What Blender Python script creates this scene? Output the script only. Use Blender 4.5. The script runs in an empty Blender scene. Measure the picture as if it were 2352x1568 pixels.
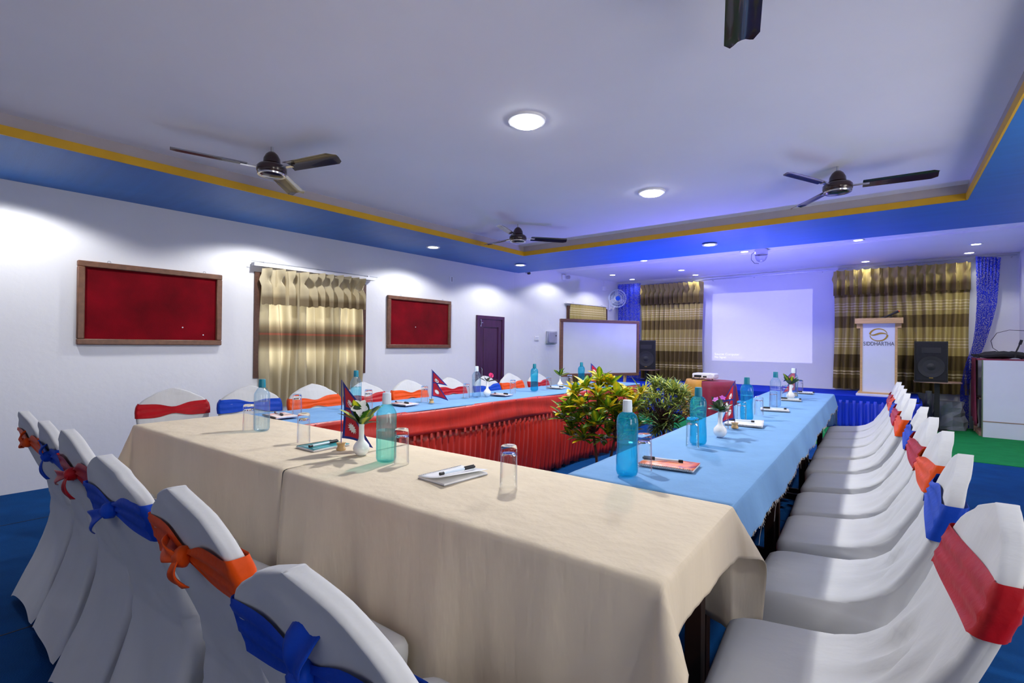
import bpy, bmesh, math, random
from math import sin, cos, pi, radians, atan2, hypot, exp
from mathutils import Matrix, Vector
S = bpy.context.scene
COL = S.collection
random.seed(7)
PI = pi

# ------------------------------------------------------------------ camera, world, exposure, lamps' strengths
cam_d = bpy.data.cameras.new('camera')
cam = bpy.data.objects.new('camera', cam_d)
COL.objects.link(cam)
cam_d.sensor_width = 36.0
cam_d.lens = 1134.287 * 36 / 2352
cam_d.clip_start = 0.02
right = Vector((0.7848556, 0.61959309, 0.01030006))
fwd = Vector((-0.6196568, 0.78485917, 0.00464041))
up = Vector((-0.00520893, -0.01002455, 0.99993619))
m = Matrix.Identity(4)
for i in range(3):
    m[i][0], m[i][1], m[i][2] = right[i], up[i], -fwd[i]
m[0][3], m[1][3], m[2][3] = 0, 0, 1.22
cam.matrix_world = m
S.camera = cam

W = bpy.data.worlds.new('world')
S.world = W
W.use_nodes = True
bg = W.node_tree.nodes['Background']
bg.inputs[0].default_value = (1.0, 0.95, 0.88, 1)
bg.inputs[1].default_value = 6.5

S.view_settings.view_transform = 'Standard'
S.view_settings.look = 'None'
S.view_settings.gamma = 1
S.view_settings.use_curve_mapping = False
S.view_settings.exposure = 0.08
S.cycles.max_bounces = 12
S.cycles.diffuse_bounces = 6
S.cycles.transparent_max_bounces = 24
S.cycles.use_denoising = True
S.cycles.sample_clamp_indirect = 6

P_DOWN = 44.0        # soffit downlights
P_CEIL = 150.0        # the two panel lamps on the raised ceiling
P_STAGE = 25.0       # stage downlights
P_PROJ = 190.0        # projector beam
P_BLUE = 330.0         # unseen blue spot at the projector, tints beam and ceiling
WHITE = (0.98, 0.97, 0.965)

# ------------------------------------------------------------------ materials
def lin(c):
    return tuple(((v / 255) / 12.92 if v / 255 <= 0.04045 else ((v / 255 + 0.055) / 1.055) ** 2.4) for v in c)

def newmat(name):
    mt = bpy.data.materials.new(name)
    mt.use_nodes = True
    nt = mt.node_tree
    return mt, nt, nt.nodes['Principled BSDF']

def N(nt, t, **kw):
    n = nt.nodes.new(t)
    for k, v in kw.items():
        setattr(n, k, v)
    return n

def mat(name, rgb, rough=0.6, metal=0.0, var=0.08, scale=8.0, bump=0.0, bscale=40.0, spec=0.5, sheen=0.0,
        stretch=None, trans=0.0, coat=0.0):
    """base colour with a little procedural mottling and fine relief"""
    mt, nt, b = newmat(name)
    c = lin(rgb)
    tc = N(nt, 'ShaderNodeTexCoord')
    src = tc.outputs['Object']
    if stretch:
        mp = N(nt, 'ShaderNodeMapping')
        mp.inputs['Scale'].default_value = stretch
        nt.links.new(src, mp.inputs['Vector'])
        src = mp.outputs['Vector']
    if var:
        nz = N(nt, 'ShaderNodeTexNoise')
        nz.inputs['Scale'].default_value = scale
        nz.inputs['Detail'].default_value = 5
        nt.links.new(src, nz.inputs['Vector'])
        rp = N(nt, 'ShaderNodeValToRGB')
        rp.color_ramp.elements[0].position = 0.3
        rp.color_ramp.elements[1].position = 0.7
        rp.color_ramp.elements[0].color = tuple(max(0, v * (1 - var)) for v in c) + (1,)
        rp.color_ramp.elements[1].color = tuple(min(1, v * (1 + var)) for v in c) + (1,)
        nt.links.new(nz.outputs['Fac'], rp.inputs['Fac'])
        nt.links.new(rp.outputs['Color'], b.inputs['Base Color'])
    else:
        b.inputs['Base Color'].default_value = c + (1,)
    if bump:
        n2 = N(nt, 'ShaderNodeTexNoise')
        n2.inputs['Scale'].default_value = bscale
        n2.inputs['Detail'].default_value = 4
        nt.links.new(src, n2.inputs['Vector'])
        bp = N(nt, 'ShaderNodeBump')
        bp.inputs['Strength'].default_value = bump
        bp.inputs['Distance'].default_value = 0.02
        nt.links.new(n2.outputs['Fac'], bp.inputs['Height'])
        nt.links.new(bp.outputs['Normal'], b.inputs['Normal'])
    b.inputs['Roughness'].default_value = rough
    b.inputs['Metallic'].default_value = metal
    b.inputs['Specular IOR Level'].default_value = spec
    b.inputs['Sheen Weight'].default_value = sheen
    b.inputs['Coat Weight'].default_value = coat
    return mt

def emis(name, rgb, strength):
    mt = bpy.data.materials.new(name)
    mt.use_nodes = True
    nt = mt.node_tree
    nt.nodes.clear()
    e = N(nt, 'ShaderNodeEmission')
    e.inputs[0].default_value = lin(rgb) + (1,)
    e.inputs[1].default_value = strength
    o = N(nt, 'ShaderNodeOutputMaterial')
    nt.links.new(e.outputs[0], o.inputs[0])
    return mt

def clear(name, face, edge, gloss=0.9, rough=0.02, ior=1.45, blend=0.35, haze=None, hz=0.0):
    """thin clear wall: light passes straight through, tinted more where the wall is seen edge-on, mirror-like by Fresnel"""
    mt = bpy.data.materials.new(name)
    mt.use_nodes = True
    nt = mt.node_tree
    nt.nodes.clear()
    t = N(nt, 'ShaderNodeBsdfTransparent')
    lw = N(nt, 'ShaderNodeLayerWeight')
    lw.inputs['Blend'].default_value = blend
    mx = N(nt, 'ShaderNodeMix', data_type='RGBA')
    mx.inputs[6].default_value = tuple(face) + (1,)
    mx.inputs[7].default_value = tuple(edge) + (1,)
    nt.links.new(lw.outputs['Facing'], mx.inputs[0])
    nt.links.new(mx.outputs[2], t.inputs[0])
    g = N(nt, 'ShaderNodeBsdfGlossy')
    g.inputs['Roughness'].default_value = rough
    g.inputs['Color'].default_value = (gloss, gloss, gloss, 1)
    l2 = N(nt, 'ShaderNodeLayerWeight')
    l2.inputs['Blend'].default_value = 0.5
    pw = N(nt, 'ShaderNodeMath', operation='POWER')
    pw.inputs[1].default_value = 5.0
    nt.links.new(l2.outputs['Facing'], pw.inputs[0])
    f0 = ((ior - 1) / (ior + 1)) ** 2
    fr = N(nt, 'ShaderNodeMath', operation='MULTIPLY_ADD')
    fr.inputs[1].default_value = 0.75
    fr.inputs[2].default_value = f0
    nt.links.new(pw.outputs[0], fr.inputs[0])
    ms = N(nt, 'ShaderNodeMixShader')
    nt.links.new(fr.outputs[0], ms.inputs[0])
    body = t
    if haze:      # slightly milky plastic
        dfu = N(nt, 'ShaderNodeBsdfTranslucent'); dfu.inputs[0].default_value = tuple(haze) + (1,)
        body = N(nt, 'ShaderNodeMixShader'); body.inputs[0].default_value = hz
        nt.links.new(t.outputs[0], body.inputs[1]); nt.links.new(dfu.outputs[0], body.inputs[2])
    nt.links.new(body.outputs[0], ms.inputs[1])
    nt.links.new(g.outputs[0], ms.inputs[2])
    o = N(nt, 'ShaderNodeOutputMaterial')
    nt.links.new(ms.outputs[0], o.inputs[0])
    return mt

def stripes(name, stops, zmin, zmax, trans=0.35, coord='Object', step=False):
    """woven curtain cloth: horizontal stripes by height (stops = [(fraction, rgb)...]), constant steps"""
    mt, nt, b = newmat(name)
    tc = N(nt, 'ShaderNodeTexCoord')
    sp = N(nt, 'ShaderNodeSeparateXYZ')
    nt.links.new(tc.outputs[coord], sp.inputs[0])
    mr = N(nt, 'ShaderNodeMapRange')
    mr.inputs[1].default_value = zmin
    mr.inputs[2].default_value = zmax
    nt.links.new(sp.outputs['Z'], mr.inputs[0])
    rp = N(nt, 'ShaderNodeValToRGB')
    el = rp.color_ramp.elements
    rp.color_ramp.interpolation = 'CONSTANT' if step else 'LINEAR'
    while len(el) > 1:
        el.remove(el[-1])
    first = True
    for f, c in stops:
        if first:
            e = el[0]; e.position = f; first = False
        else:
            e = el.new(f)
        e.color = lin(c) + (1,)
    nt.links.new(mr.outputs[0], rp.inputs[0])
    nz = N(nt, 'ShaderNodeTexNoise')
    nz.inputs['Scale'].default_value = 220
    nt.links.new(tc.outputs['Object'], nz.inputs['Vector'])
    hv = N(nt, 'ShaderNodeMix', data_type='RGBA', blend_type='MULTIPLY')
    hv.inputs[0].default_value = 0.2
    nt.links.new(rp.outputs[0], hv.inputs[6])
    nt.links.new(nz.outputs['Fac'], hv.inputs[7])
    b.inputs['Roughness'].default_value = 0.85
    b.inputs['Specular IOR Level'].default_value = 0.15
    nt.links.new(hv.outputs[2], b.inputs['Base Color'])
    if trans:
        tr = N(nt, 'ShaderNodeBsdfTranslucent')
        nt.links.new(hv.outputs[2], tr.inputs[0])
        ms = N(nt, 'ShaderNodeMixShader')
        ms.inputs[0].default_value = trans
        nt.links.new(b.outputs[0], ms.inputs[1])
        nt.links.new(tr.outputs[0], ms.inputs[2])
        nt.links.new(ms.outputs[0], nt.nodes['Material Output'].inputs[0])
    return mt

def leafmat(name, mid, rim, spots=0.0, rough=0.4):
    mt, nt, b = newmat(name)
    uv = N(nt, 'ShaderNodeUVMap')
    sp = N(nt, 'ShaderNodeSeparateXYZ')
    nt.links.new(uv.outputs[0], sp.inputs[0])
    ab = N(nt, 'ShaderNodeMath', operation='SUBTRACT')
    ab.inputs[1].default_value = 0.5
    nt.links.new(sp.outputs[0], ab.inputs[0])
    a2 = N(nt, 'ShaderNodeMath', operation='ABSOLUTE')
    nt.links.new(ab.outputs[0], a2.inputs[0])
    tc = N(nt, 'ShaderNodeTexCoord')
    nz = N(nt, 'ShaderNodeTexNoise')
    nz.inputs['Scale'].default_value = 60
    nt.links.new(tc.outputs['Object'], nz.inputs['Vector'])
    ad = N(nt, 'ShaderNodeMath', operation='MULTIPLY_ADD')
    ad.inputs[1].default_value = 0.6
    nt.links.new(nz.outputs['Fac'], ad.inputs[0])
    nt.links.new(a2.outputs[0], ad.inputs[2])
    oi = N(nt, 'ShaderNodeObjectInfo')
    ad2 = N(nt, 'ShaderNodeMath', operation='MULTIPLY_ADD')
    ad2.inputs[1].default_value = 0.3
    nt.links.new(oi.outputs['Random'], ad2.inputs[0])
    nt.links.new(ad.outputs[0], ad2.inputs[2])
    rp = N(nt, 'ShaderNodeValToRGB')
    rp.color_ramp.elements[0].position = 0.42
    rp.color_ramp.elements[1].position = 0.72
    rp.color_ramp.elements[0].color = lin(mid) + (1,)
    rp.color_ramp.elements[1].color = lin(rim) + (1,)
    nt.links.new(ad2.outputs[0], rp.inputs[0])
    nt.links.new(rp.outputs[0], b.inputs['Base Color'])
    b.inputs['Roughness'].default_value = rough
    tr = N(nt, 'ShaderNodeBsdfTranslucent')
    nt.links.new(rp.outputs[0], tr.inputs[0])
    ms = N(nt, 'ShaderNodeMixShader')
    ms.inputs[0].default_value = 0.25
    nt.links.new(b.outputs[0], ms.inputs[1])
    nt.links.new(tr.outputs[0], ms.inputs[2])
    nt.links.new(ms.outputs[0], nt.nodes['Material Output'].inputs[0])
    return mt

M = {}
M['wall'] = mat('wall_paint', (220, 221, 225), 0.7, var=0.02, scale=1.5, bump=0.12, bscale=14)
M['ceil'] = mat('ceiling_paint', (234, 232, 240), 0.75, var=0.025, scale=1.2)
M['greyband'] = mat('grey_paint', (176, 168, 170), 0.7, var=0.03)
M['bluep'] = mat('blue_soffit_paint', (38, 112, 190), 0.45, var=0.06, scale=3, bump=0.06, bscale=30, stretch=(0.4, 6, 1))
M['yellow'] = mat('yellow_paint', (214, 164, 10), 0.5, var=0.04)
M['carpet'] = mat('blue_carpet', (4, 60, 114), 0.95, var=0.14, scale=5, bump=0.35, bscale=160, spec=0.1)
M['green'] = mat('green_carpet', (24, 124, 64), 0.95, var=0.12, scale=6, bump=0.35, bscale=160, spec=0.1)
M['stagec'] = mat('stage_carpet', (14, 48, 170), 0.9, var=0.12, scale=6, bump=0.2, bscale=120, spec=0.1)
M['satinblue'] = mat('blue_satin', (10, 48, 190), 0.38, var=0.1, scale=6, bump=0.1, bscale=30, sheen=0.06, stretch=(3, 3, .6))
M['cover'] = mat('white_stretch_cloth', (198, 199, 200), 0.8, var=0.03, scale=3, bump=0.12, bscale=10, spec=0.2, stretch=(2.5, 1.4, 0.7))
M['sred'] = mat('red_satin', (168, 3, 20), 0.42, spec=0.22, var=0.1, scale=20, bump=0.1, bscale=40, sheen=0.08)
M['sblue'] = mat('blue_sash_cloth', (0, 62, 176), 0.55, spec=0.2, var=0.08, scale=20, bump=0.1, bscale=40, sheen=0.05)
M['sorange'] = mat('orange_sash_cloth', (218, 74, 0), 0.5, spec=0.2, var=0.08, scale=20, bump=0.1, bscale=40, sheen=0.05)
M['cream'] = mat('cream_cotton', (214, 200, 176), 0.9, var=0.035, scale=5, bump=0.5, bscale=6, spec=0.1, stretch=(1.6, 1.8, .45))
M['bcloth'] = mat('light_blue_cotton', (114, 156, 200), 0.85, var=0.04, scale=6, bump=0.25, bscale=9, spec=0.15, stretch=(1.6, 1, 1))
M['rskirt'] = mat('red_satin_skirt', (170, 32, 18), 0.38, var=0.2, scale=7, bump=0.12, bscale=25, sheen=0.08, stretch=(2, 2, .5))
M['wood'] = mat('dark_wood', (74, 44, 30), 0.45, var=0.25, scale=6, bump=0.08, bscale=30, stretch=(1, 8, 8))
M['frame'] = mat('brown_frame_wood', (108, 72, 52), 0.45, var=0.2, scale=8, bump=0.06, bscale=40, stretch=(1, 3, 3))
M['tabledark'] = mat('table_frame_wood', (52, 30, 22), 0.5, var=0.25, scale=8)
M['doorp'] = mat('door_wood', (66, 30, 62), 0.3, var=0.2, scale=5, stretch=(3, 3, .6), bump=0.05, bscale=20)
M['velvet'] = mat('red_velvet', (108, 2, 16), 0.9, var=0.32, scale=4, bump=0.2, bscale=120, sheen=0.06, spec=0.1)
M['chrome'] = mat('polished_metal', (200, 200, 205), 0.2, 1.0, var=0.04)
M['steel'] = mat('galvanised_steel', (185, 188, 195), 0.4, 0.8, var=0.06)
M['black'] = mat('black_plastic', (18, 18, 20), 0.45, var=0.2, scale=12)
M['blackm'] = mat('black_matte_cloth', (22, 22, 26), 0.8, var=0.2, scale=30, bump=0.3, bscale=180)
M['fanb'] = mat('dark_brown_enamel', (44, 22, 18), 0.22, var=0.15, scale=6, coat=0.4)
M['whitep'] = mat('white_plastic', (228, 228, 232), 0.4, var=0.02)
M['ivory'] = mat('white_laminate', (214, 216, 226), 0.45, var=0.03, scale=3)
M['porc'] = mat('white_porcelain', (238, 238, 236), 0.12, var=0.02, coat=0.5)
M['pale'] = mat('pale_wood', (196, 158, 104), 0.5, var=0.12, scale=7, stretch=(1, 1, 8))
M['bead'] = mat('turned_light_wood', (200, 164, 110), 0.5, var=0.12, scale=30)
M['wbrd'] = mat('whiteboard_surface', (206, 210, 212), 0.3, var=0.035, scale=3, coat=0.3)
M['maroon'] = mat('maroon_cloth', (132, 16, 48), 0.6, var=0.12, scale=7, bump=0.12, bscale=25, sheen=0.05)
M['gold'] = mat('gold_cloth', (198, 140, 40), 0.5, var=0.12, scale=9, bump=0.12, bscale=25)
M['ink'] = mat('black_letter_paint', (30, 34, 44), 0.5, var=0)
M['goldp'] = mat('gold_logo_paint', (170, 136, 48), 0.4, 0.2, var=0.05)
M['paper'] = mat('white_paper', (236, 236, 236), 0.7, var=0.02)
M['teal'] = mat('teal_plastic', (0, 118, 140), 0.4, var=0.04)
M['capw'] = mat('pale_cap_plastic', (206, 220, 232), 0.45, var=0.03)
M['terra'] = mat('terracotta_pot', (150, 78, 52), 0.8, var=0.15, scale=12, bump=0.15, bscale=50)
M['soil'] = mat('potting_soil', (52, 38, 28), 0.95, var=0.3, scale=30, bump=0.6, bscale=60)
M['bark'] = mat('plant_stem_bark', (70, 52, 40), 0.8, var=0.25, scale=30, bump=0.2, bscale=60)
M['stemg'] = mat('green_stem', (72, 112, 44), 0.6, var=0.15)
M['petw'] = mat('white_petal', (244, 244, 240), 0.6, var=0.02)
M['petp'] = mat('pink_petal', (206, 20, 104), 0.6, var=0.12, scale=60)
M['petv'] = mat('violet_petal', (190, 90, 196), 0.6, var=0.1, scale=60)
M['flagr'] = mat('crimson_flag_cloth', (190, 20, 44), 0.7, var=0.08, scale=40, bump=0.1, bscale=90)
M['flagb'] = mat('blue_flag_border', (26, 48, 138), 0.7, var=0.08, scale=40, bump=0.1, bscale=90)
M['plastic'] = mat('grey_plastic_sheet', (126, 130, 138), 0.35, var=0.3, scale=5, bump=0.4, bscale=9)
M['card'] = mat('cardboard', (112, 92, 76), 0.85, var=0.15)
M['maroonside'] = mat('plum_cloth', (120, 38, 62), 0.75, var=0.12, scale=8, bump=0.15, bscale=20)
M['tan'] = mat('shelf_edge_wood', (150, 120, 100), 0.6, var=0.1)
M['cone'] = mat('speaker_cone', (34, 34, 36), 0.6, var=0.15)
M['cord'] = mat('white_cord', (220, 216, 206), 0.5, var=0.02)
M['led'] = emis('lamp_diffuser', (250, 252, 255), 14.0)
M['ledbig'] = emis('panel_lamp_diffuser', (250, 252, 255), 26.0)
M['glass'] = clear('tumbler_glass', (0.985, 0.99, 0.99), (0.80, 0.83, 0.87), 0.95, 0.01, 1.5, 0.25)
def tumbler_glass(name, wall):
    mt = bpy.data.materials.new(name)
    mt.use_nodes = True
    nt = mt.node_tree
    nt.nodes.clear()
    g = N(nt, 'ShaderNodeBsdfGlass'); g.inputs['Roughness'].default_value = 0; g.inputs['IOR'].default_value = 1.45
    g.inputs[0].default_value = (.99, .99, .99, 1)
    o = N(nt, 'ShaderNodeOutputMaterial')
    if not wall:
        nt.links.new(g.outputs[0], o.inputs[0]); return mt
    # a thin wall seen face-on hardly bends light; seen edge-on it refracts
    t = N(nt, 'ShaderNodeBsdfTransparent'); t.inputs[0].default_value = (.985, .99, .99, 1)
    lw = N(nt, 'ShaderNodeLayerWeight'); lw.inputs['Blend'].default_value = .5
    pw = N(nt, 'ShaderNodeMath', operation='POWER'); pw.inputs[1].default_value = 3.0
    nt.links.new(lw.outputs['Facing'], pw.inputs[0])
    ad = N(nt, 'ShaderNodeMath', operation='MULTIPLY_ADD'); ad.inputs[1].default_value = .9; ad.inputs[2].default_value = .04
    nt.links.new(pw.outputs[0], ad.inputs[0])
    ms = N(nt, 'ShaderNodeMixShader')
    nt.links.new(ad.outputs[0], ms.inputs[0]); nt.links.new(t.outputs[0], ms.inputs[1]); nt.links.new(g.outputs[0], ms.inputs[2])
    nt.links.new(ms.outputs[0], o.inputs[0])
    return mt
M['glass'] = tumbler_glass('tumbler_glass', True)
M['glassbase'] = tumbler_glass('tumbler_glass_base', False)
M['pane'] = clear('window_glass', (0.96, 0.97, 0.96), (0.8, 0.84, 0.82), 0.9, 0.02, 1.45)
M['petA'] = clear('pale_blue_bottle', (0.88, 0.94, 0.98), (0.55, 0.74, 0.88), 0.9, 0.06, 1.5, haze=(.62, .78, .9), hz=.08)
M['petT'] = clear('sea_green_bottle', (0.70, 0.93, 0.91), (0.25, 0.74, 0.76), 0.9, 0.06, 1.5, haze=(.3, .85, .85), hz=.12)
M['petC'] = clear('cyan_bottle', (0.34, 0.84, 0.93), (0.06, 0.62, 0.80), 0.9, 0.06, 1.5, haze=(.0, .58, .78), hz=.17)
M['watA'] = clear('water', (0.95, 0.975, 0.985), (0.82, 0.90, 0.94), 0.9, 0.02, 1.33)
M['watT'] = clear('water_in_green_bottle', (0.86, 0.96, 0.93), (0.70, 0.92, 0.90), 0.9, 0.02, 1.33)
M['watC'] = clear('water_in_cyan_bottle', (0.66, 0.94, 0.98), (0.45, 0.86, 0.94), 0.9, 0.02, 1.33)
M['fancl'] = clear('clear_fan_blade', (0.72, 0.75, 0.85), (0.5, 0.55, 0.7), 0.9, 0.1, 1.45)
M['l_yel'] = leafmat('yellow_croton_leaf', (240, 190, 24), (176, 176, 34))
M['l_lime'] = leafmat('lime_croton_leaf', (176, 186, 30), (86, 136, 26))
M['l_grn'] = leafmat('green_croton_leaf', (96, 122, 30), (30, 66, 20))
M['l_nar'] = leafmat('narrow_variegated_leaf', (228, 216, 100), (96, 134, 58))
M['l_nar2'] = leafmat('narrow_green_leaf', (116, 136, 60), (44, 78, 40))
M['l_spot'] = leafmat('gold_spotted_leaf', (196, 200, 30), (52, 104, 28))
M['l_dk'] = leafmat('dark_leaf', (58, 92, 44), (30, 60, 30))
M['l_drk2'] = leafmat('bronze_leaf', (70, 50, 44), (36, 40, 32))

BE, BR, DK, LT = (196, 176, 106), (138, 118, 68), (116, 98, 58), (232, 216, 160)
st = [(0.0, BE), (0.03, DK)]
def lines(c0, n, gap, base):
    out = []
    for k in range(n):
        f = c0 + k * gap
        out += [(f, LT), (f + gap * .4, base)]
    return out
# stage curtains, bottom (0) to top (1)
M['curt'] = stripes('striped_curtain', [(0, DK), (0.10, BR)] + lines(0.13, 2, .022, BR) +
                    [(0.19, DK), (0.30, BE)] + lines(0.36, 4, .022, BE) +
                    [(0.46, BE), (0.52, BR), (0.62, BE)] + lines(0.655, 4, .022, BE) + [(0.75, BE), (0.78, BR), (0.87, BE)],
                    0.50, 2.5, 0.12, step=True)
M['valc'] = stripes('striped_valance', [(0, DK), (0.35, BR), (0.5, BE), (1, BE)], 2.05, 2.5, 0.1)
C1, C2, C3, CR = (214, 202, 170), (150, 134, 108), (112, 96, 78), (146, 88, 74)
M['curtw'] = stripes('beige_window_curtain', [(0, C1), (0.40, C1), (0.45, C2), (0.49, C3), (0.525, C3), (0.528, CR), (0.54, CR), (0.543, C3), (0.58, C2), (0.64, C1), (1, C1)],
                     0.5, 2.0, 0.5)
M['valw'] = stripes('beige_valance', [(0, CR), (0.03, C2), (0.22, C2), (0.36, C1), (1, C1)], 1.6, 2.02, 0.3)

def lace():
    mt, nt, b = newmat('blue_lace')
    b.inputs['Base Color'].default_value = lin((30, 52, 190)) + (1,)
    b.inputs['Roughness'].default_value = 0.7
    tc = N(nt, 'ShaderNodeTexCoord')
    v = N(nt, 'ShaderNodeTexVoronoi')
    v.inputs['Scale'].default_value = 62
    nt.links.new(tc.outputs['Object'], v.inputs['Vector'])
    rp = N(nt, 'ShaderNodeValToRGB')
    rp.color_ramp.elements[0].position = 0.36
    rp.color_ramp.elements[1].position = 0.5
    rp.color_ramp.elements[0].color = (0.25, 0.25, 0.25, 1)
    rp.color_ramp.elements[1].color = (1, 1, 1, 1)
    nt.links.new(v.outputs['Distance'], rp.inputs[0])
    t = N(nt, 'ShaderNodeBsdfTransparent')
    ms = N(nt, 'ShaderNodeMixShader')
    nt.links.new(rp.outputs[0], ms.inputs[0])
    nt.links.new(t.outputs[0], ms.inputs[1])
    nt.links.new(b.outputs[0], ms.inputs[2])
    nt.links.new(ms.outputs[0], nt.nodes['Material Output'].inputs[0])
    return mt
M['lace'] = lace()

def coverprint(name, cols, scale):
    mt, nt, b = newmat(name)
    tc = N(nt, 'ShaderNodeTexCoord')
    nz = N(nt, 'ShaderNodeTexNoise')
    nz.inputs['Scale'].default_value = scale
    nz.inputs['Distortion'].default_value = 1.2
    nt.links.new(tc.outputs['Object'], nz.inputs['Vector'])
    rp = N(nt, 'ShaderNodeValToRGB')
    el = rp.color_ramp.elements
    el[0].position = 0.3; el[0].color = lin(cols[0]) + (1,)
    el[1].position = 0.75; el[1].color = lin(cols[-1]) + (1,)
    for k, c in enumerate(cols[1:-1]):
        e = el.new(0.3 + 0.45 * (k + 1) / (len(cols) - 1)); e.color = lin(c) + (1,)
    nt.links.new(nz.outputs['Fac'], rp.inputs[0])
    nt.links.new(rp.outputs[0], b.inputs['Base Color'])
    b.inputs['Roughness'].default_value = 0.3
    return mt
M['c_orange'] = coverprint('orange_blue_print', [(40, 46, 110), (216, 96, 40), (232, 130, 70), (236, 224, 214), (40, 60, 150)], 9)
M['c_teal'] = coverprint('teal_print', [(10, 60, 70), (20, 130, 140), (40, 150, 150), (20, 50, 60)], 9)
M['c_red'] = coverprint('red_white_print', [(232, 226, 226), (238, 230, 230), (220, 90, 70), (230, 120, 90)], 8)
M['c_white'] = coverprint('white_print', [(232, 234, 236), (238, 238, 238), (226, 230, 232), (120, 150, 130)], 7)

# ------------------------------------------------------------------ mesh helpers
class MB:
    def __init__(self):
        self.v, self.f, self.uv = [], [], {}
        self.mi = []
        self.cur = 0
    def add(self, vs, fs):
        o = len(self.v)
        self.v += [tuple(p) for p in vs]
        for f in fs:
            self.f.append(tuple(i + o for i in f)); self.mi.append(self.cur)
        return o
    def box(self, x0, x1, y0, y1, z0, z1, mtx=None):
        vs = [Vector(p) for p in ((x0, y0, z0), (x1, y0, z0), (x1, y1, z0), (x0, y1, z0), (x0, y0, z1), (x1, y0, z1), (x1, y1, z1), (x0, y1, z1))]
        if mtx: vs = [mtx @ p for p in vs]
        self.add(vs, [(3, 2, 1, 0), (4, 5, 6, 7), (0, 1, 5, 4), (1, 2, 6, 5), (2, 3, 7, 6), (3, 0, 4, 7)])
        return self
    def bbox(self, x0, x1, y0, y1, z0, z1, b=0.008, mtx=None):
        """box with chamfered upright and top edges"""
        def ring(i, z): return [(x0 + i, y0 + b, z), (x0 + b, y0 + i, z), (x1 - b, y0 + i, z), (x1 - i, y0 + b, z), (x1 - i, y1 - b, z), (x1 - b, y1 - i, z), (x0 + b, y1 - i, z), (x0 + i, y1 - b, z)]
        rs = [ring(b, z0), ring(0, z0 + b), ring(0, z1 - b), ring(b, z1)]
        vs = [Vector(p) for r in rs for p in r]
        if mtx: vs = [mtx @ p for p in vs]
        fs = [tuple(range(7, -1, -1)), tuple(range(24, 32))]
        for k in range(3):
            for i in range(8):
                j = (i + 1) % 8
                fs.append((k * 8 + i, k * 8 + j, k * 8 + 8 + j, k * 8 + 8 + i))
        self.add(vs, fs); return self
    def prism(self, poly, z0, z1, mtx=None):
        n = len(poly)
        vs = [Vector((x, y, z0)) for x, y in poly] + [Vector((x, y, z1)) for x, y in poly]
        if mtx: vs = [mtx @ p for p in vs]
        fs = [tuple(range(n - 1, -1, -1)), tuple(range(n, 2 * n))] + [(i, (i + 1) % n, n + (i + 1) % n, n + i) for i in range(n)]
        self.add(vs, fs); return self
    def loops(self, rings, cap0=False, cap1=False, closed=True):
        n = len(rings[0])
        vs = [p for r in rings for p in r]
        fs = []
        for k in range(len(rings) - 1):
            for i in range(n if closed else n - 1):
                j = (i + 1) % n
                fs.append((k * n + i, k * n + j, k * n + n + j, k * n + n + i))
        if cap0: fs.append(tuple(range(n - 1, -1, -1)))
        if cap1: fs.append(tuple(range((len(rings) - 1) * n, len(rings) * n)))
        self.add(vs, fs); return self
    def lathe(self, prof, n=24, c=(0, 0, 0), mtx=None, rf=None):
        rings = []
        for r, z in prof:
            ring = []
            for i in range(n):
                a = 2 * PI * i / n
                rr = r * (rf(a, z) if rf else 1)
                p = Vector((c[0] + rr * cos(a), c[1] + rr * sin(a), c[2] + z))
                ring.append(mtx @ p if mtx else p)
            rings.append(ring)
        return self.loops(rings, cap0=prof[0][0] > 1e-6, cap1=prof[-1][0] > 1e-6)
    def tube(self, pts, r, n=8, closed=False):
        pts = [Vector(p) for p in pts]
        rings = []
        k = len(pts)
        prev = None
        for i, p in enumerate(pts):
            if closed: t = pts[(i + 1) % k] - pts[i - 1]
            else: t = pts[min(i + 1, k - 1)] - pts[max(i - 1, 0)]
            t.normalize()
            if prev is None:
                a = Vector((0, 0, 1)) if abs(t.z) < .9 else Vector((1, 0, 0))
                u = t.cross(a).normalized()
            else:
                u = (prev - t * prev.dot(t)).normalized()
            prev = u
            w = t.cross(u)
            rr = r[i] if isinstance(r, (list, tuple)) else r
            rings.append([p + (u * cos(2 * PI * j / n) + w * sin(2 * PI * j / n)) * rr for j in range(n)])
        if closed:
            rings.append(rings[0]); return self.loops(rings)
        return self.loops(rings, True, True)
    def grid(self, fn, nu, nv):
        vs = [fn(i / nu, j / nv) for j in range(nv + 1) for i in range(nu + 1)]
        fs = [(j * (nu + 1) + i, j * (nu + 1) + i + 1, (j + 1) * (nu + 1) + i + 1, (j + 1) * (nu + 1) + i) for j in range(nv) for i in range(nu)]
        self.add(vs, fs); return self
    def mesh(self, name, mats, smooth=True, ang=40):
        me = bpy.data.meshes.new(name)
        me.from_pydata(self.v, [], self.f)
        if name == 'tumbler':
            bm = bmesh.new(); bm.from_mesh(me); bmesh.ops.remove_doubles(bm, verts=bm.verts, dist=1e-6); bmesh.ops.recalc_face_normals(bm, faces=bm.faces); bm.to_mesh(me); bm.free(); self.mi = [0] * len(me.polygons)
        for mm in (mats if isinstance(mats, (list, tuple)) else [mats]):
            me.materials.append(mm)
        for p, k in zip(me.polygons, self.mi):
            p.material_index = k
        if smooth:
            me.polygons.foreach_set('use_smooth', [True] * len(me.polygons))
            try: me.set_sharp_from_angle(angle=radians(ang))
            except Exception: pass
        me.validate()
        return me
    def build(self, name, mats, parent=None, smooth=True, ang=40, loc=None):
        o = bpy.data.objects.new(name, self.mesh(name, mats, smooth, ang))
        COL.objects.link(o)
        if parent: o.parent = parent
        if loc: o.location = loc
        return o

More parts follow.
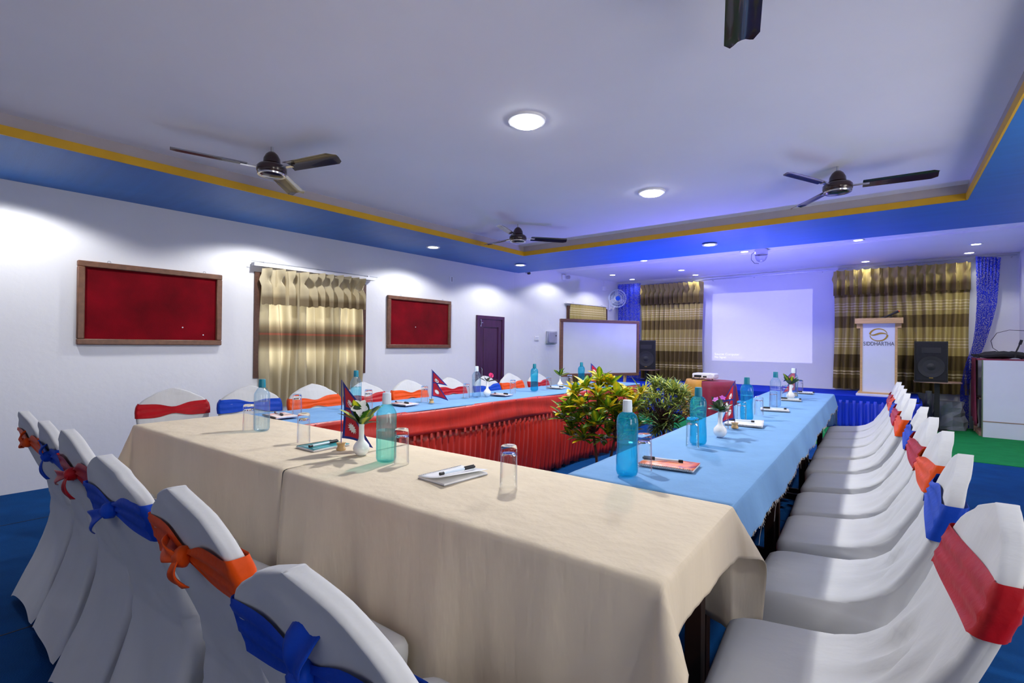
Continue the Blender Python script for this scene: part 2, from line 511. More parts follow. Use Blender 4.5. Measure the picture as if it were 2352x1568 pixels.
def tag(o, label=None, cat=None, group=None, kind=None):
    if label: o['label'] = label
    if cat: o['category'] = cat
    if group: o['group'] = group
    if kind: o['kind'] = kind
    return o
def thing(name, label, cat, loc=(0, 0, 0), rz=0, group=None):
    o = bpy.data.objects.new(name, None)
    o.empty_display_size = 0.05
    COL.objects.link(o)
    o.location = loc
    o.rotation_euler = (0, 0, rz)
    return tag(o, label, cat, group)
def inst(name, me, parent, mtx):
    o = bpy.data.objects.new(name, me)
    COL.objects.link(o)
    o.parent = parent
    o.matrix_local = mtx
    return o
def struct(o):
    o['kind'] = 'structure'; return o
def copy_tree(o, parent=None):
    c = o.copy(); COL.objects.link(c)
    if parent: c.parent = parent
    for ch in list(o.children): copy_tree(ch, c)
    return c
def solid(o, t, off=0):
    md = o.modifiers.new('thickness', 'SOLIDIFY'); md.thickness = t; md.offset = off
    return o
def lerp(a, b, t): return a + (b - a) * t
def interp(tab, z):
    if z <= tab[0][0]: return tab[0][1]
    for (a, va), (b, vb) in zip(tab, tab[1:]):
        if z <= b:
            t = (z - a) / (b - a); return va + (vb - va) * t
    return tab[-1][1]

# ------------------------------------------------------------------ the room
XW, YF, XR, YB = -5.491, -1.7, 1.75, 10.2
b = MB(); b.box(-6.2, 2.2, -2.2, 10.6, -0.1, 0)
struct(b.build('floor', M['carpet'], smooth=False))
# left wall with the window opening (y 2.45-3.86, z .82-1.97)
b = MB()
b.box(XW - .18, XW, YF, 2.45, 0, 2.9).box(XW - .18, XW, 3.86, 7.0, 0, 2.9).box(XW - .18, XW, 2.45, 3.86, 0, .82).box(XW - .18, XW, 2.45, 3.86, 1.97, 2.9)
struct(b.build('wall_left', M['wall'], smooth=False))
b = MB(); b.prism([(XW, 7.0), (-5.05, 10.2), (-5.25, 10.2), (XW - .18, 7.0)], 0, 2.9)
struct(b.build('wall_stage_left', M['wall'], smooth=False))
b = MB(); b.box(-5.4, 1.6, YB, YB + .2, 0, 2.9)
struct(b.build('wall_back', M['wall'], smooth=False))
def wall_with_openings(axis, at0, at1, lo, hi, ops):
    b = MB()
    def bx(a, c, z0, z1):
        if axis == 'y': b.box(at0, at1, a, c, z0, z1)
        else: b.box(a, c, at0, at1, z0, z1)
    q = lo
    for a, c in ops:
        bx(q, a, 0, 2.9); bx(a, c, 0, .75); bx(a, c, 2.2, 2.9); q = c
        l = bpy.data.lights.new('added_opening_portal', 'AREA'); l.shape = 'RECTANGLE'; l.size = c - a; l.size_y = 1.45
        l.cycles.is_portal = True  # guides sky light through an added opening
        o = bpy.data.objects.new('added_opening_portal', l); COL.objects.link(o)
        mid = (at0 + at1) / 2
        o.location = (at1, (a + c) / 2, 1.475) if axis == 'y' else ((a + c) / 2, at0, 1.475)
        o.rotation_euler = (PI / 2, 0, PI / 2) if axis == 'y' else (PI / 2, 0, PI)
    bx(q, hi, 0, 2.9)
    return b
b = wall_with_openings('y', XR, XR + .2, YF, 7.1, [(.0, 1.0), (3.0, 4.0)])  # unseen openings, added so daylight lifts the ceiling
struct(b.build('wall_right', M['wall'], smooth=False))
b = MB(); b.box(1.34, 1.54, 7.1, 10.2, 0, 2.9).box(1.34, XR + .2, 7.0, 7.1, 0, 2.9)
struct(b.build('wall_stage_right', M['wall'], smooth=False))
b = wall_with_openings('x', YF - .2, YF, -5.7, 2.0, [])
struct(b.build('wall_front', M['wall'], smooth=False))
# raised ceiling, stage ceiling
b = MB(); b.box(-5.6, 1.9, YF, 7.2, 2.61, 2.72)
struct(b.build('ceiling', M['ceil'], smooth=False))
b = MB(); b.box(-5.7, 1.9, 6.9, 8.15, 2.655, 2.75).box(-5.7, 1.9, 8.15, 10.4, 2.63, 2.75)
struct(b.build('ceiling_stage', M['ceil'], smooth=False))
# dropped border: inner edge A (-4.25,5.63) B (.43,5.65), blue underside, grey inner faces
inn = [(-4.385, -1.0), (0.56, -1.0), (0.43, 5.65), (-4.25, 5.63)]
out = [(XW - .1, YF, 2.445), (XR + .1, YF, 2.47), (XR + .1, 6.975, 2.478), (XW - .1, 7.113, 2.507)]
b = MB()
vs = [(x, y, 2.48) for x, y in inn] + [o for o in out] + [(x, y, 2.66) for x, y in inn] + [(x, y, 2.8) for x, y, z in out]
b.cur = 0
b.add(vs, [(0, 1, 5, 4), (1, 2, 6, 5), (2, 3, 7, 6), (3, 0, 4, 7)])
b.cur = 1
b.add(vs, [(0, 8, 9, 1), (1, 9, 10, 2), (2, 10, 11, 3), (3, 11, 8, 0)])
b.cur = 2
b.add(vs, [(4, 5, 13, 12), (5, 6, 14, 13), (6, 7, 15, 14), (7, 4, 12, 15)])
struct(b.build('trim_1', [M['bluep'], M['greyband'], M['ceil']], smooth=False))
b = MB()
def inset(p, q, d=.006):
    return p
for i in range(4):
    (x0, y0), (x1, y1) = inn[i], inn[(i + 1) % 4]
    L = hypot(x1 - x0, y1 - y0); nx, ny = -(y1 - y0) / L * .012, (x1 - x0) / L * .012
    b.prism([(x0, y0), (x1, y1), (x1 + nx, y1 + ny), (x0 + nx, y0 + ny)], 2.474, 2.532)
struct(b.build('trim_2', M['yellow'], smooth=False))

# green carpet strip in front of and under the stage
b = MB(); b.prism([(-5.42, 7.22), (1.33, 7.26), (1.33, 10.19), (-5.05, 10.19)], 0, 0.006)
tag(b.build('carpet_strip', M['green'], smooth=False), 'bright green carpet strip on the floor in front of the blue stage', 'carpet')
# carpet seams
b = MB()
for x in (-4.6, -2.9, 1.0):
    b.box(x, x + .006, YF, 7.2, 0, .0015)
b.box(-5.49, 1.7, .12, .126, 0, .0015).box(-5.49, 1.7, 3.9, 3.906, 0, .0015)
so = b.build('floor_seam', M['blackm'], smooth=False); struct(so)

# ------------------------------------------------------------------ window 1
win = struct(thing('window_1', None, None, (XW, 3.155, 0)))
b = MB()
hw = .705
def wbox(y0, y1, z0, z1, x0=-.10, x1=-.02): b.box(x0, x1, y0, y1, z0, z1)
wbox(-hw, -hw + .06, .82, 1.97, -.16, .02); wbox(hw - .06, hw, .82, 1.97, -.16, .02)
wbox(-hw + .06, hw - .06, .82, .88, -.16, .018); wbox(-hw + .06, hw - .06, 1.91, 1.97, -.16, .018)
for y in (-.235, .235): wbox(y - .03, y + .03, .88, 1.91)
b.build('window_frame', M['wood'], win, smooth=False)
for k in range(3):
    yc = (-.44, 0, .44)[k]
    s = MB()
    y0, y1 = yc - .19, yc + .19
    for (a, c, d, e) in ((y0, y0 + .075, .88, 1.91), (y1 - .075, y1, .88, 1.91), (y0 + .075, y1 - .075, .88, .97), (y0 + .075, y1 - .075, 1.83, 1.91), (y0 + .075, y1 - .075, 1.22, 1.28)):
        s.box(-.085, -.045, a, c, d, e)
    sa = s.build('casement', M['wood'], win, smooth=False)
    for z0, z1 in ((.97, 1.22), (1.28, 1.83)):
        g = MB(); g.box(-.068, -.064, y0 + .075, y1 - .075, z0, z1); g.build('pane', M['pane'], sa, smooth=False)

# pleated curtain panel: plane along a direction, local x along width, z up, y towards the room
def pleat_fn(w, z0, z1, npl, amp, seed, pinch=0.0, gath=1.0, bottom_w=1.0):
    rnd = random.Random(seed)
    ph = [rnd.uniform(-.5, .5) for _ in range(40)]
    def fn(u, v):
        z = lerp(z0, z1, v)
        k = u * npl
        i = int(k) % 40
        a = amp * (0.75 + .5 * abs(ph[i]))
        env = 1 - pinch * v
        y = a * env * (.5 - .5 * cos(2 * PI * k + .5 * sin(3 * v + ph[i] * 3))) + .012 * sin(7 * u + 2.5 * v + seed)
        x = (u - .5) * w * lerp(bottom_w, 1, v) + .012 * sin(5 * v + 9 * u + seed)
        return (x, y, z)
    return fn
def curtain(name, label, loc, rz, w, z0, z1, npl, mm, vmm, vz, seed, group=None, amp=.12, bottom_w=1.0, vpl=None):
    t = thing(name, label, 'curtain', loc, rz, group)
    b = MB(); b.grid(pleat_fn(w, z0, z1, npl, amp, seed, .35, 1, bottom_w), npl * 10, 14)
    b.build('drape', mm, t, ang=80)
    if vz:
        n2 = vpl or npl
        rnd = random.Random(seed + 5)
        jit = [rnd.uniform(.8, 1.25) for _ in range(n2 + 2)]
        def fv(u, v):
            # gathered head: pinched triple pleat near the top fans out below
            k = u * n2
            fr = k - int(k)
            pin = exp(-((fr - .5) / .16) ** 2)
            zz = lerp(vz, z1 + .01, v)
            band = exp(-((v - .68) / .12) ** 2)
            y = -.006 + amp * .95 * jit[int(k)] * pin * (1 - .75 * band) + .035 * (1 - v) * (.5 - .5 * cos(4 * PI * k)) + .05
            x = (u - .5) * (w + .015) - (fr - .5) * w / n2 * .45 * band
            return (x, y, zz + .006 * sin(6 * PI * k) * (1 - v))
        b = MB(); b.grid(fv, n2 * 14, 12)
        b.build('valance', vmm, t, ang=80)
    return t
# local +y of the panel must face the room: on the left wall the room is +x -> rz = -90 deg
curtain('curtain', 'beige curtain panel on the left half of the window between the velvet boards', (XW + .03, 2.83, 0), -PI / 2, .645, .5, 2.0, 6, M['curtw'], M['valw'], 1.62, 3, 'beige curtains at the side window', vpl=5)
curtain('curtain', 'beige curtain panel on the right half of the window, nearer the smaller velvet board', (XW + .03, 3.465, 0), -PI / 2, .655, .5, 2.015, 6, M['curtw'], M['valw'], 1.635, 8, 'beige curtains at the side window', vpl=6)
t = thing('curtain_rail', 'white metal curtain rail above the beige curtained window', 'curtain rail', (XW, 3.18, 2.025))
b = MB(); b.box(.02, .10, -.77, .77, 0, .035); b.build('track', M['whitep'], t, smooth=False)
b = MB(); b.tube([(.09, -.80, .045), (.09, .80, .045)], .004, 6); b.build('wire', M['steel'], t)
for y in (-.66, 0, .66):
    b = MB(); b.box(0, .1, y - .012, y + .012, .035, .05); b.build('bracket', M['steel'], t, smooth=False)

# ------------------------------------------------------------------ door
dr = struct(thing('door_1', None, None, (XW, 6.345, 0)))
b = MB(); b.box(0, .035, -.35, -.29, 0, 1.685).box(0, .035, .29, .35, 0, 1.685).box(0, .034, -.29, .29, 1.63, 1.685)
b.build('door_frame', M['doorp'], dr, smooth=False)
b = MB()
b.box(0, .022, -.29, -.2, 0, 1.63).box(0, .022, .2, .29, 0, 1.63).box(0, .022, -.2, .2, 1.5, 1.63).box(0, .022, -.2, .2, .48, .6).box(0, .022, -.2, .2, 0, .16)
lf = b.build('door_leaf', M['doorp'], dr, smooth=False)
for z0, z1 in ((.6, 1.5), (.16, .48)):
    b = MB(); b.box(0, .008, -.2, .2, z0, z1).bbox(.008, .016, -.17, .17, z0 + .03, z1 - .03, .004); b.build('panel', M['doorp'], lf, smooth=False)
b = MB(); b.box(.022, .034, -.275, -.255, 1.5, 1.62).tube([(.04, -.265, 1.53), (.04, -.265, 1.6)], .005, 6).box(.03, .04, -.27, -.22, 1.56, 1.57)
b.build('bolt', M['chrome'], dr)
b = MB(); b.tube([(.03, -.25, .66), (.055, -.25, .68), (.055, -.25, .80), (.03, -.25, .82)], .007, 8); b.build('door_handle', M['chrome'], dr)
for z in (.65, 1.3):
    b = MB(); b.tube([(.036, .285, z), (.036, .285, z + .1)], .007, 6); b.build('hinge', M['wood'], dr)

# ------------------------------------------------------------------ velvet boards
def velvet_board(label, y0, y1, z0, z1, dots):
    t = thing('pin_board', label, 'notice board', (XW, (y0 + y1) / 2, z0), 0, 'red velvet boards on the white side wall')
    w, h = (y1 - y0) / 2, z1 - z0
    fw = .05
    b = MB(); b.box(.004, .022, -w + fw, w - fw, fw, h - fw); b.build('velvet_panel', M['velvet'], t, smooth=False)
    for (a, c, d, e) in ((-w, w, 0, fw), (-w, w, h - fw, h), (-w, -w + fw, fw, h - fw), (w - fw, w, fw, h - fw)):
        b = MB(); b.bbox(0, .045, a, c, d, e, .006); b.build('frame_rail', M['frame'], t)
    for y in (-w * .62, w * .72):
        b = MB(); b.tube([(.02 + .0, y + .012 * cos(a), h + .008 + .012 * sin(a)) for a in [k * PI / 4 for k in range(8)]], .003, 6, True); b.build('hanging_ring', M['steel'], t)
    for y, z in dots:
        b = MB(); b.lathe([(0, 0), (.007, .001), (.005, .006), (0, .007)], 8, mtx=Matrix.Translation((.022, y, z)) @ Matrix.Rotation(PI / 2, 4, 'Y')); b.build('pin', M['whitep'], t)
velvet_board('large red velvet board in a brown wooden frame, left of the curtained window', .992, 2.12, 1.175, 1.89, [(.22, .17), (.4, .1)])
velvet_board('smaller red velvet board in a brown wooden frame, between window and dark door', 4.197, 5.387, 1.145, 1.863, [(-.1, .3)])

# ------------------------------------------------------------------ small things on the walls
WL = atan2(3.2, .44)                       # direction of the stage-left wall
def on_wall(s, out=0.0, z=0.0):            # point on that wall, s metres from its near end
    dx, dy = cos(WL), sin(WL)
    return (XW + dx * s + dy * out, 7.0 + dy * s - dx * out, z)
def wall_thing(name, label, cat, s, z): return thing(name, label, cat, on_wall(s, 0, z), WL - PI / 2)
t = thing('switch_plate', 'small white socket plate high on the wall beside the smaller velvet board', 'switch', (XW, 5.42, 2.16))
b = MB(); b.bbox(0, .012, -.045, .045, 0, .09, .003); b.build('plate', M['whitep'], t)
for z in (.02, .042, .064):
    b = MB(); b.box(.012, .015, -.008, .008, z, z + .012); b.build('rocker', M['black'], t, smooth=False)
t = wall_thing('switch_plate', 'white four-way switch plate beside the grey breaker box', 'switch', .6, 1.285)
b = MB(); b.bbox(0, .014, -.06, .06, 0, .085, .003); b.build('plate', M['whitep'], t)
for y in (-.025, .025):
    for z in (.02, .05):
        b = MB(); b.bbox(.014, .02, y - .014, y + .014, z, z + .018, .003); b.build('rocker', M['ivory'], t)
t = wall_thing('breaker_box', 'grey metal breaker box with a small latch, on the wall left of the whiteboard', 'breaker box', 1.0, 1.235)
b = MB(); b.bbox(0, .05, -.14, .14, 0, .235, .006); b.build('case', M['steel'], t)
b = MB(); b.bbox(.05, .06, -.115, .115, .015, .22, .004); dd = b.build('lid', M['steel'], t)
b = MB(); b.lathe([(0, 0), (.012, 0), (.012, .008), (0, .01)], 10, mtx=Matrix.Translation((.06, .09, .15)) @ Matrix.Rotation(PI / 2, 4, 'Y')); b.build('latch', M['black'], dd)
t = wall_thing('wall_spotlight', 'white box lamp high on the wall at the front of the stage', 'lamp', 1.35, 2.50)
b = MB(); b.bbox(0, .05, -.05, .05, 0, .10, .006); b.build('box', M['whitep'], t)
b = MB(); b.lathe([(0, 0), (.03, 0), (.035, .02), (.035, .06), (0, .06)], 14, mtx=Matrix.Translation((.07, .04, .05)) @ Matrix.Rotation(PI / 2, 4, 'Y')); b.build('head', M['chrome'], t)
t = wall_thing('socket_box', 'small white socket box with a cord above the wall fan', 'socket', 2.72, 2.40)
b = MB(); b.bbox(0, .045, -.045, .045, 0, .09, .005); b.build('box', M['whitep'], t)
b = MB(); b.tube([(.02, 0, .09), (.018, 0, .16), (.015, .005, .22)], .005, 6); b.tube([(.05, .0, .03), (.07, .05, .025), (.08, .1, .035)], .006, 6); b.build('cord', M['whitep'], t)
t = wall_thing('camera_bracket', 'tiny white camera under the blue border at the start of the stage wall', 'camera', .3, 2.47)
b = MB(); b.box(0, .05, -.015, .015, .05, .07); b.build('arm', M['steel'], t, smooth=False)
b = MB(); b.lathe([(0, 0), (.02, 0), (.022, .05), (0, .05)], 10, mtx=Matrix.Translation((.05, 0, .045)) @ Matrix.Rotation(PI / 2, 4, 'Y')); b.build('body', M['black'], t)
# side window behind the whiteboard
w2 = struct(thing('window_2', None, None, on_wall(2.15, 0, 0), WL - PI / 2))
b = MB()
for (a, c, d, e) in ((-.68, -.62, .6, 2.0), (.62, .68, .6, 2.0), (-.62, .62, .6, .66), (-.62, .62, 1.94, 2.0), (-.03, .03, .66, 1.94)):
    b.box(0, .03, a, c, d, e)
b.build('window_frame', M['wood'], w2, smooth=False)
for y0, y1 in ((-.62, -.03), (.03, .62)):
    b = MB(); b.box(.008, .012, y0, y1, .66, 1.94); b.build('pane', M['pane'], w2, smooth=False)
p = on_wall(2.15, .05)
curtain('curtain', 'short brown curtain at the stage side window, showing above the whiteboard', (p[0], p[1], 0), WL - PI, 1.24, .45, 2.03, 14, M['curt'], M['valc'], 0, 21, None, .05)
t = wall_thing('curtain_rail', 'thin white curtain rail above the whiteboard', 'curtain rail', 2.1, 2.04)
b = MB(); b.box(.02, .07, -.72, .66, 0, .02); b.build('track', M['whitep'], t, smooth=False)
for y in (-.49, .49):
    b = MB(); b.box(0, .07, y - .01, y + .01, .02, .03); b.build('bracket', M['steel'], t, smooth=False)

# wall fan
t = wall_thing('wall_fan', 'white wall fan with a clear cage and blue hub, beside the blue lace', 'fan', 2.95, 1.98)
b = MB(); b.bbox(0, .04, -.05, .05, 0, .24, .01); b.tube([(.03, 0, .05), (.1, 0, .02), (.16, 0, .12), (.2, 0, .20)], .018, 10); b.build('wall_bracket', M['whitep'], t)
hm = Matrix.Translation((.26, -.10, .24)) @ Matrix.Rotation(radians(-42), 4, 'Z') @ Matrix.Rotation(PI / 2, 4, 'Y')
b = MB(); b.lathe([(0, -.10), (.045, -.09), (.055, -.04), (.05, 0), (0, .0)], 16, mtx=hm); b.build('motor', M['whitep'], t)
b = MB()
for rr, zz in ((.19, .03), (.185, .055), (.13, .075), (.08, .083), (.19, .015), (.12, -.03)):
    b.tube([hm @ Vector((rr * cos(a), rr * sin(a), zz)) for a in [2 * PI * k / 28 for k in range(28)]], .003, 5, True)
for k in range(28):
    a = 2 * PI * k / 28
    b.tube([hm @ Vector((r_ * cos(a + tw), r_ * sin(a + tw), z_)) for r_, z_, tw in ((.05, .088, 0), (.12, .08, .12), (.185, .055, .25), (.19, .03, .27), (.15, -.02, .2), (.06, -.04, 0))], .0018, 4)
b.build('cage', M['capw'], t)
b = MB(); b.lathe([(0, .095), (.035, .093), (.05, .085), (.05, .075), (0, .075)], 20, mtx=hm); b.build('hub_badge', M['sblue'], t)
for k in range(3):
    b = MB()
    def fb(u, v, k=k):
        a = 2 * PI * k / 3 + (u - .5) * lerp(.7, 1.5, v)
        r_ = lerp(.03, .165, v)
        return hm @ Vector((r_ * cos(a), r_ * sin(a), .03 + .03 * (u - .5)))
    b.grid(fb, 6, 5); solid(b.build('blade', M['fancl'], t), .002)

# ------------------------------------------------------------------ lamps
def spot(parent, power, z=-.03, size=150, blend=.25, col=WHITE, rad=.045):
    l = bpy.data.lights.new('lamp_light', 'SPOT')
    l.energy = power; l.color = col; l.spot_size = radians(size); l.spot_blend = blend; l.shadow_soft_size = rad
    o = bpy.data.objects.new('lamp_light', l); COL.objects.link(o); o.parent = parent; o.location = (0, 0, z)
    return o
ring = MB(); ring.lathe([(.062, -.004), (.085, -.010), (.092, -.004), (.092, 0), (.062, .0)], 28); ring_me = ring.mesh('trim_ring', M['whitep'])
dsk = MB(); dsk.lathe([(0, -.006), (.062, -.006), (.062, -.001)], 28); dsk_me = dsk.mesh('diffuser', M['led'])
dskb = MB(); dskb.lathe([(0, -.03), (.085, -.028), (.1, -.015), (.1, 0)], 28); dskb_me = dskb.mesh('diffuser', M['ledbig'])
ringb = MB(); ringb.lathe([(.1, -.016), (.115, -.014), (.12, 0), (.1, 0)], 28); ringb_me = ringb.mesh('trim_ring', M['whitep'])
def downlight(x, y, z, label, group, power, size=150, sc=1.0, big=False):
    t = thing('downlight', label, 'ceiling lamp', (x, y, z), 0, group)
    s = Matrix.Scale(sc, 4)
    inst('trim_ring', ringb_me if big else ring_me, t, s); inst('diffuser', dskb_me if big else dsk_me, t, s)
    spot(t, power, -.05, 165 if big else size, .3)
    return t
G1 = 'round downlights in the blue border'
for x, y, l in ((-4.945, .536, 'round downlight in the blue border above the large velvet board'), (-4.863, 2.457, 'round downlight in the blue border above the curtained window'),
                (-4.837, 4.436, 'round downlight in the blue border above the smaller velvet board'), (-4.784, 6.252, 'round downlight in the blue corner above the dark door'),
                (-1.881, 6.325, 'round downlight in the blue beam before the stage')):
    downlight(x, y, 2.478, l, G1, P_DOWN)
for x, y, n_ in ((1.08, .5, 'beside the camera'), (1.06, 2.45, 'behind the second chair'), (1.04, 4.4, 'behind the eighth chair'), (1.02, 6.3, 'nearest the stage counter')):
    downlight(x, y, 2.474, 'round downlight in the blue border over the right side, ' + n_, G1, P_DOWN * .62)
G2 = 'bright round lamps on the raised ceiling'
downlight(-1.834, 2.448, 2.61, 'very bright round lamp on the raised ceiling, nearest the camera', G2, P_CEIL, big=True)
downlight(-1.785, 4.281, 2.61, 'bright round lamp on the raised ceiling, towards the stage', G2, P_CEIL, big=True)
G3 = 'small downlights over the stage'
AL = [(-4.866, 7.822, 'first small downlight behind the beam, by the side wall'), (-3.433, 7.929, 'small downlight behind the beam, in front of the left striped curtain'),
      (-1.879, 8.042, 'small downlight behind the beam, left of the party lamp'), (-.466, 8.029, 'small downlight behind the beam, over the lectern'),
      (.868, 7.858, 'small downlight behind the beam at the right end'), (-4.585, 9.057, 'small downlight near the wall fan, middle of the stage ceiling'),
      (-4.544, 9.89, 'small downlight close above the left blue lace'), (-3.242, 9.193, 'small downlight left of the screen, farther from the curtain'),
      (-3.23, 9.96, 'small downlight close above the left striped curtain'), (-.475, 9.93, 'small downlight close above the right striped curtain'),
      (.778, 9.089, 'small downlight near the right wall, farther from the curtain rod'), (.77, 9.859, 'small downlight near the right wall, closest to the curtain rod')]
for x, y, l in AL:
    downlight(x, y, 2.652 if y < 8.15 else 2.628, l, G3, P_STAGE if y < 9.5 else P_STAGE * .14, 140, .8)
# party lamp (half ball under a metal box)
t = thing('party_lamp', 'mirrored party lamp hanging from the ceiling in front of the stage', 'lamp', (-1.64, 8.0, 2.655))
b = MB(); b.lathe([(0, 0), (.085, 0), (.09, -.01), (.09, -.085), (0, -.085)], 24); b.build('housing', M['chrome'], t)
b = MB(); b.lathe([(.085, -.085), (.083, -.12), (.065, -.16), (.035, -.185), (0, -.192)], 12); b.build('crystal_dome', clear('crystal', (.92, .92, .97), (.5, .5, .62), .95, .05, 1.8), t, smooth=False)
b = MB(); b.tube([(-.08, 0, -.03), (-.13, 0, -.06), (-.135, 0, -.14), (-.09, 0, -.2), (-.03, 0, -.21)], .004, 6); b.build('cord', M['black'], t)
l = bpy.data.lights.new('blue_light', 'POINT'); l.energy = 2; l.color = (.18, .16, 1.0); l.shadow_soft_size = .06
o = bpy.data.objects.new('blue_light', l); COL.objects.link(o); o.parent = t; o.location = (0, 0, -.26)

# ------------------------------------------------------------------ ceiling fans
bl = MB()
def blade(u, v):
    r_ = lerp(.16, .60, u)
    wd = lerp(.058, .066, u) * (1 if u < .93 else (1 - ((u - .93) / .07) ** 2 * .35))
    y = (v - .5) * 2 * wd
    return (r_, y, .012 * cos(PI * (v - .5)) + y * -.2 + .004 * (abs(v - .5) < .2))
bl.grid(blade, 12, 6)
blade_me = bl.mesh('blade', M['fanb'])
arm = MB(); arm.box(.07, .2, -.016, .016, -.004, .004); arm.lathe([(0, .006), (.006, .005), (.007, 0)], 8, (.17, 0, 0)); arm_me = arm.mesh('blade_bracket', M['chrome'])
mo = MB(); mo.lathe([(0, -.055), (.06, -.052), (.088, -.038), (.10, -.015), (.10, .012), (.085, .03), (.05, .038), (0, .04)], 28); mo_me = mo.mesh('motor', M['fanb'])
rg = MB(); rg.lathe([(.086, -.043), (.092, -.044), (.095, -.034), (.09, -.03)], 28); rg_me = rg.mesh('chrome_ring', M['chrome'])
cn = MB(); cn.lathe([(.052, .04), (.058, .045), (.055, .075), (.04, .105), (.022, .122), (.012, .125)], 20); cn_me = cn.mesh('canopy', M['fanb'])
rd = MB(); rd.lathe([(.009, .10), (.009, .16)], 10); rd_me = rd.mesh('down_rod', M['steel'])
def ceiling_fan(x, y, z, a0, label):
    t = thing('ceiling_fan', label, 'fan', (x, y, z), 0, 'dark brown three-blade ceiling fans')
    for n_, me in (('motor', mo_me), ('chrome_ring', rg_me), ('canopy', cn_me), ('down_rod', rd_me)): inst(n_, me, t, Matrix.Identity(4))
    for k in range(3):
        r_ = Matrix.Rotation(a0 + 2 * PI * k / 3, 4, 'Z')
        bo = inst('blade', blade_me, t, r_)
        a = bpy.data.objects.new('blade_bracket', arm_me); COL.objects.link(a); a.parent = bo
    return t
ceiling_fan(-3.549, 1.698, 2.45, radians(15), 'dark ceiling fan nearest the large velvet board')
ceiling_fan(-3.512, 4.54, 2.45, radians(50), 'dark ceiling fan at the far corner of the yellow band, by the dark door')
ceiling_fan(-.395, 4.521, 2.45, radians(6), 'dark ceiling fan on the right, towards the lectern')
ceiling_fan(-.36, 1.55, 2.44, radians(105), 'dark ceiling fan at the upper edge, only one blade showing')

# ------------------------------------------------------------------ stage and its back wall
t = thing('stage', 'low stage carpeted in royal blue with a pleated blue satin skirt', 'stage', (0, 0, 0))
SF = [(-4.95, 8.42), (-.75, 8.93), (.12, 9.03), (.20, 9.12), (.20, 10.18), (-5.02, 10.18)]
b = MB(); b.prism(SF, .44, .49); b.build('platform', M['stagec'], t, smooth=False)
b = MB(); b.prism([(x * .985 - .02, y + .05 if y < 10 else y) for x, y in SF], .006, .44); b.build('core', M['blackm'], t, smooth=False)
def skirt_line(path, z0, z1, pitch, amp, flare=0.0, seed=1, zt=None):
    """pleated hanging cloth along a polyline; outward normal is to the right of the path"""
    seg = [(Vector(a), Vector(c), (Vector(c) - Vector(a)).length) for a, c in zip(path, path[1:])]
    L = sum(s[2] for s in seg); n = int(L / pitch * 6)
    rnd = random.Random(seed); js = [rnd.uniform(.6, 1.3) for _ in range(int(L / pitch) + 3)]
    vs = []
    nv = 8
    for j in range(nv + 1):
        v = j / nv
        for i in range(n + 1):
            s = L * i / n; q = s
            for a, c, l_ in seg:
                if q <= l_ + 1e-9: break
                q -= l_
            d = (c - a).normalized(); nn = Vector((d.y, -d.x))
            p = a + d * q
            k = s / pitch; jj = js[int(k)]
            off = amp * jj * (.35 + .65 * v) * (.5 - .5 * cos(2 * PI * k)) + flare * v * v
            off += amp * .8 * v * sin(s * 5 + seed)
            p = p + nn * off
            zz = lerp(zt(s / L) if zt else z1, z0 + (.012 * sin(k * 2.1) if v > .9 else 0), v)
            vs.append((p.x, p.y, zz))
    fs = [(j * (n + 1) + i, (j + 1) * (n + 1) + i, (j + 1) * (n + 1) + i + 1, j * (n + 1) + i + 1) for j in range(nv) for i in range(n)]
    b = MB(); b.add(vs, fs); return b
b = skirt_line([(-4.9, 8.40), (-.75, 8.90), (.12, 9.0), (.21, 9.1), (.22, 10.1)], .02, .43, .085, .055, .01, 3)
solid(b.build('skirt', M['satinblue'], t, ang=80), .003)
b = MB(); b.prism([(-4.9, 8.385), (-.75, 8.885), (.12, 8.985), (.12, 9.0), (-.75, 8.90), (-4.9, 8.40)], .40, .475); b.build('skirt_band', M['stagec'], t, smooth=False)

curtain('curtain', 'brown striped curtain left of the projected picture', (-3.77, YB - .09, 0), PI, 1.30, .52, 2.49, 13, M['curt'], M['valc'], 2.08, 31, 'brown striped curtains on the stage wall', .12, 1.0)
curtain('curtain', 'wide brown striped curtain behind the lectern', (-.06, YB - .09, 0), PI, 1.72, .52, 2.505, 15, M['curt'], M['valc'], 2.1, 37, 'brown striped curtains on the stage wall', .13, 1.0)
t = thing('curtain_rod', 'long thin grey curtain rod under the stage ceiling', 'curtain rod', (0, YB, 2.52))
b = MB(); b.tube([(-4.9, -.1, -.01), (1.3, -.1, .06)], .009, 8); b.build('rod', M['steel'], t)
for x in (-4.2, -2.95, -2.2, -1.1, .2, 1.25):
    b = MB(); b.tube([(x, 0, .025 + x * .011), (x, -.1, .025 + x * .011)], .005, 6); b.build('bracket', M['steel'], t)
# blue lace drapes
t = thing('lace_drape', 'blue lace drape hanging straight by the wall fan', 'drape', (-4.70, YB - .12, 0), PI, 'blue lace drapes at the ends of the stage wall')
b = MB(); b.grid(pleat_fn(.54, .5, 2.56, 6, .035, 5, .2), 50, 14); b.build('lace', M['lace'], t, ang=80)
t = thing('lace_drape', 'blue lace drape gathered aside and twisted, right of the wide striped curtain', 'drape', (.99, YB - .16, 0), PI, 'blue lace drapes at the ends of the stage wall')
b = MB()
TAB = [(0.02, (-.24, .10)), (.6, (-.25, .10)), (.95, (-.20, .10)), (1.25, (-.10, .13)), (1.55, (-.05, .17)), (1.9, (-.01, .22)), (2.58, (0.0, .27))]
def lf2(u, v):
    z = lerp(.03, 2.57, v)
    c = interp([(a, q[0]) for a, q in TAB], z); w = interp([(a, q[1]) for a, q in TAB], z)
    k = u * 7
    return (-(c + (u - .5) * w), .035 * (.5 - .5 * cos(2 * PI * k)) + .02 * sin(3 * v + u * 4), z + .05 * (.5 - u) * v)
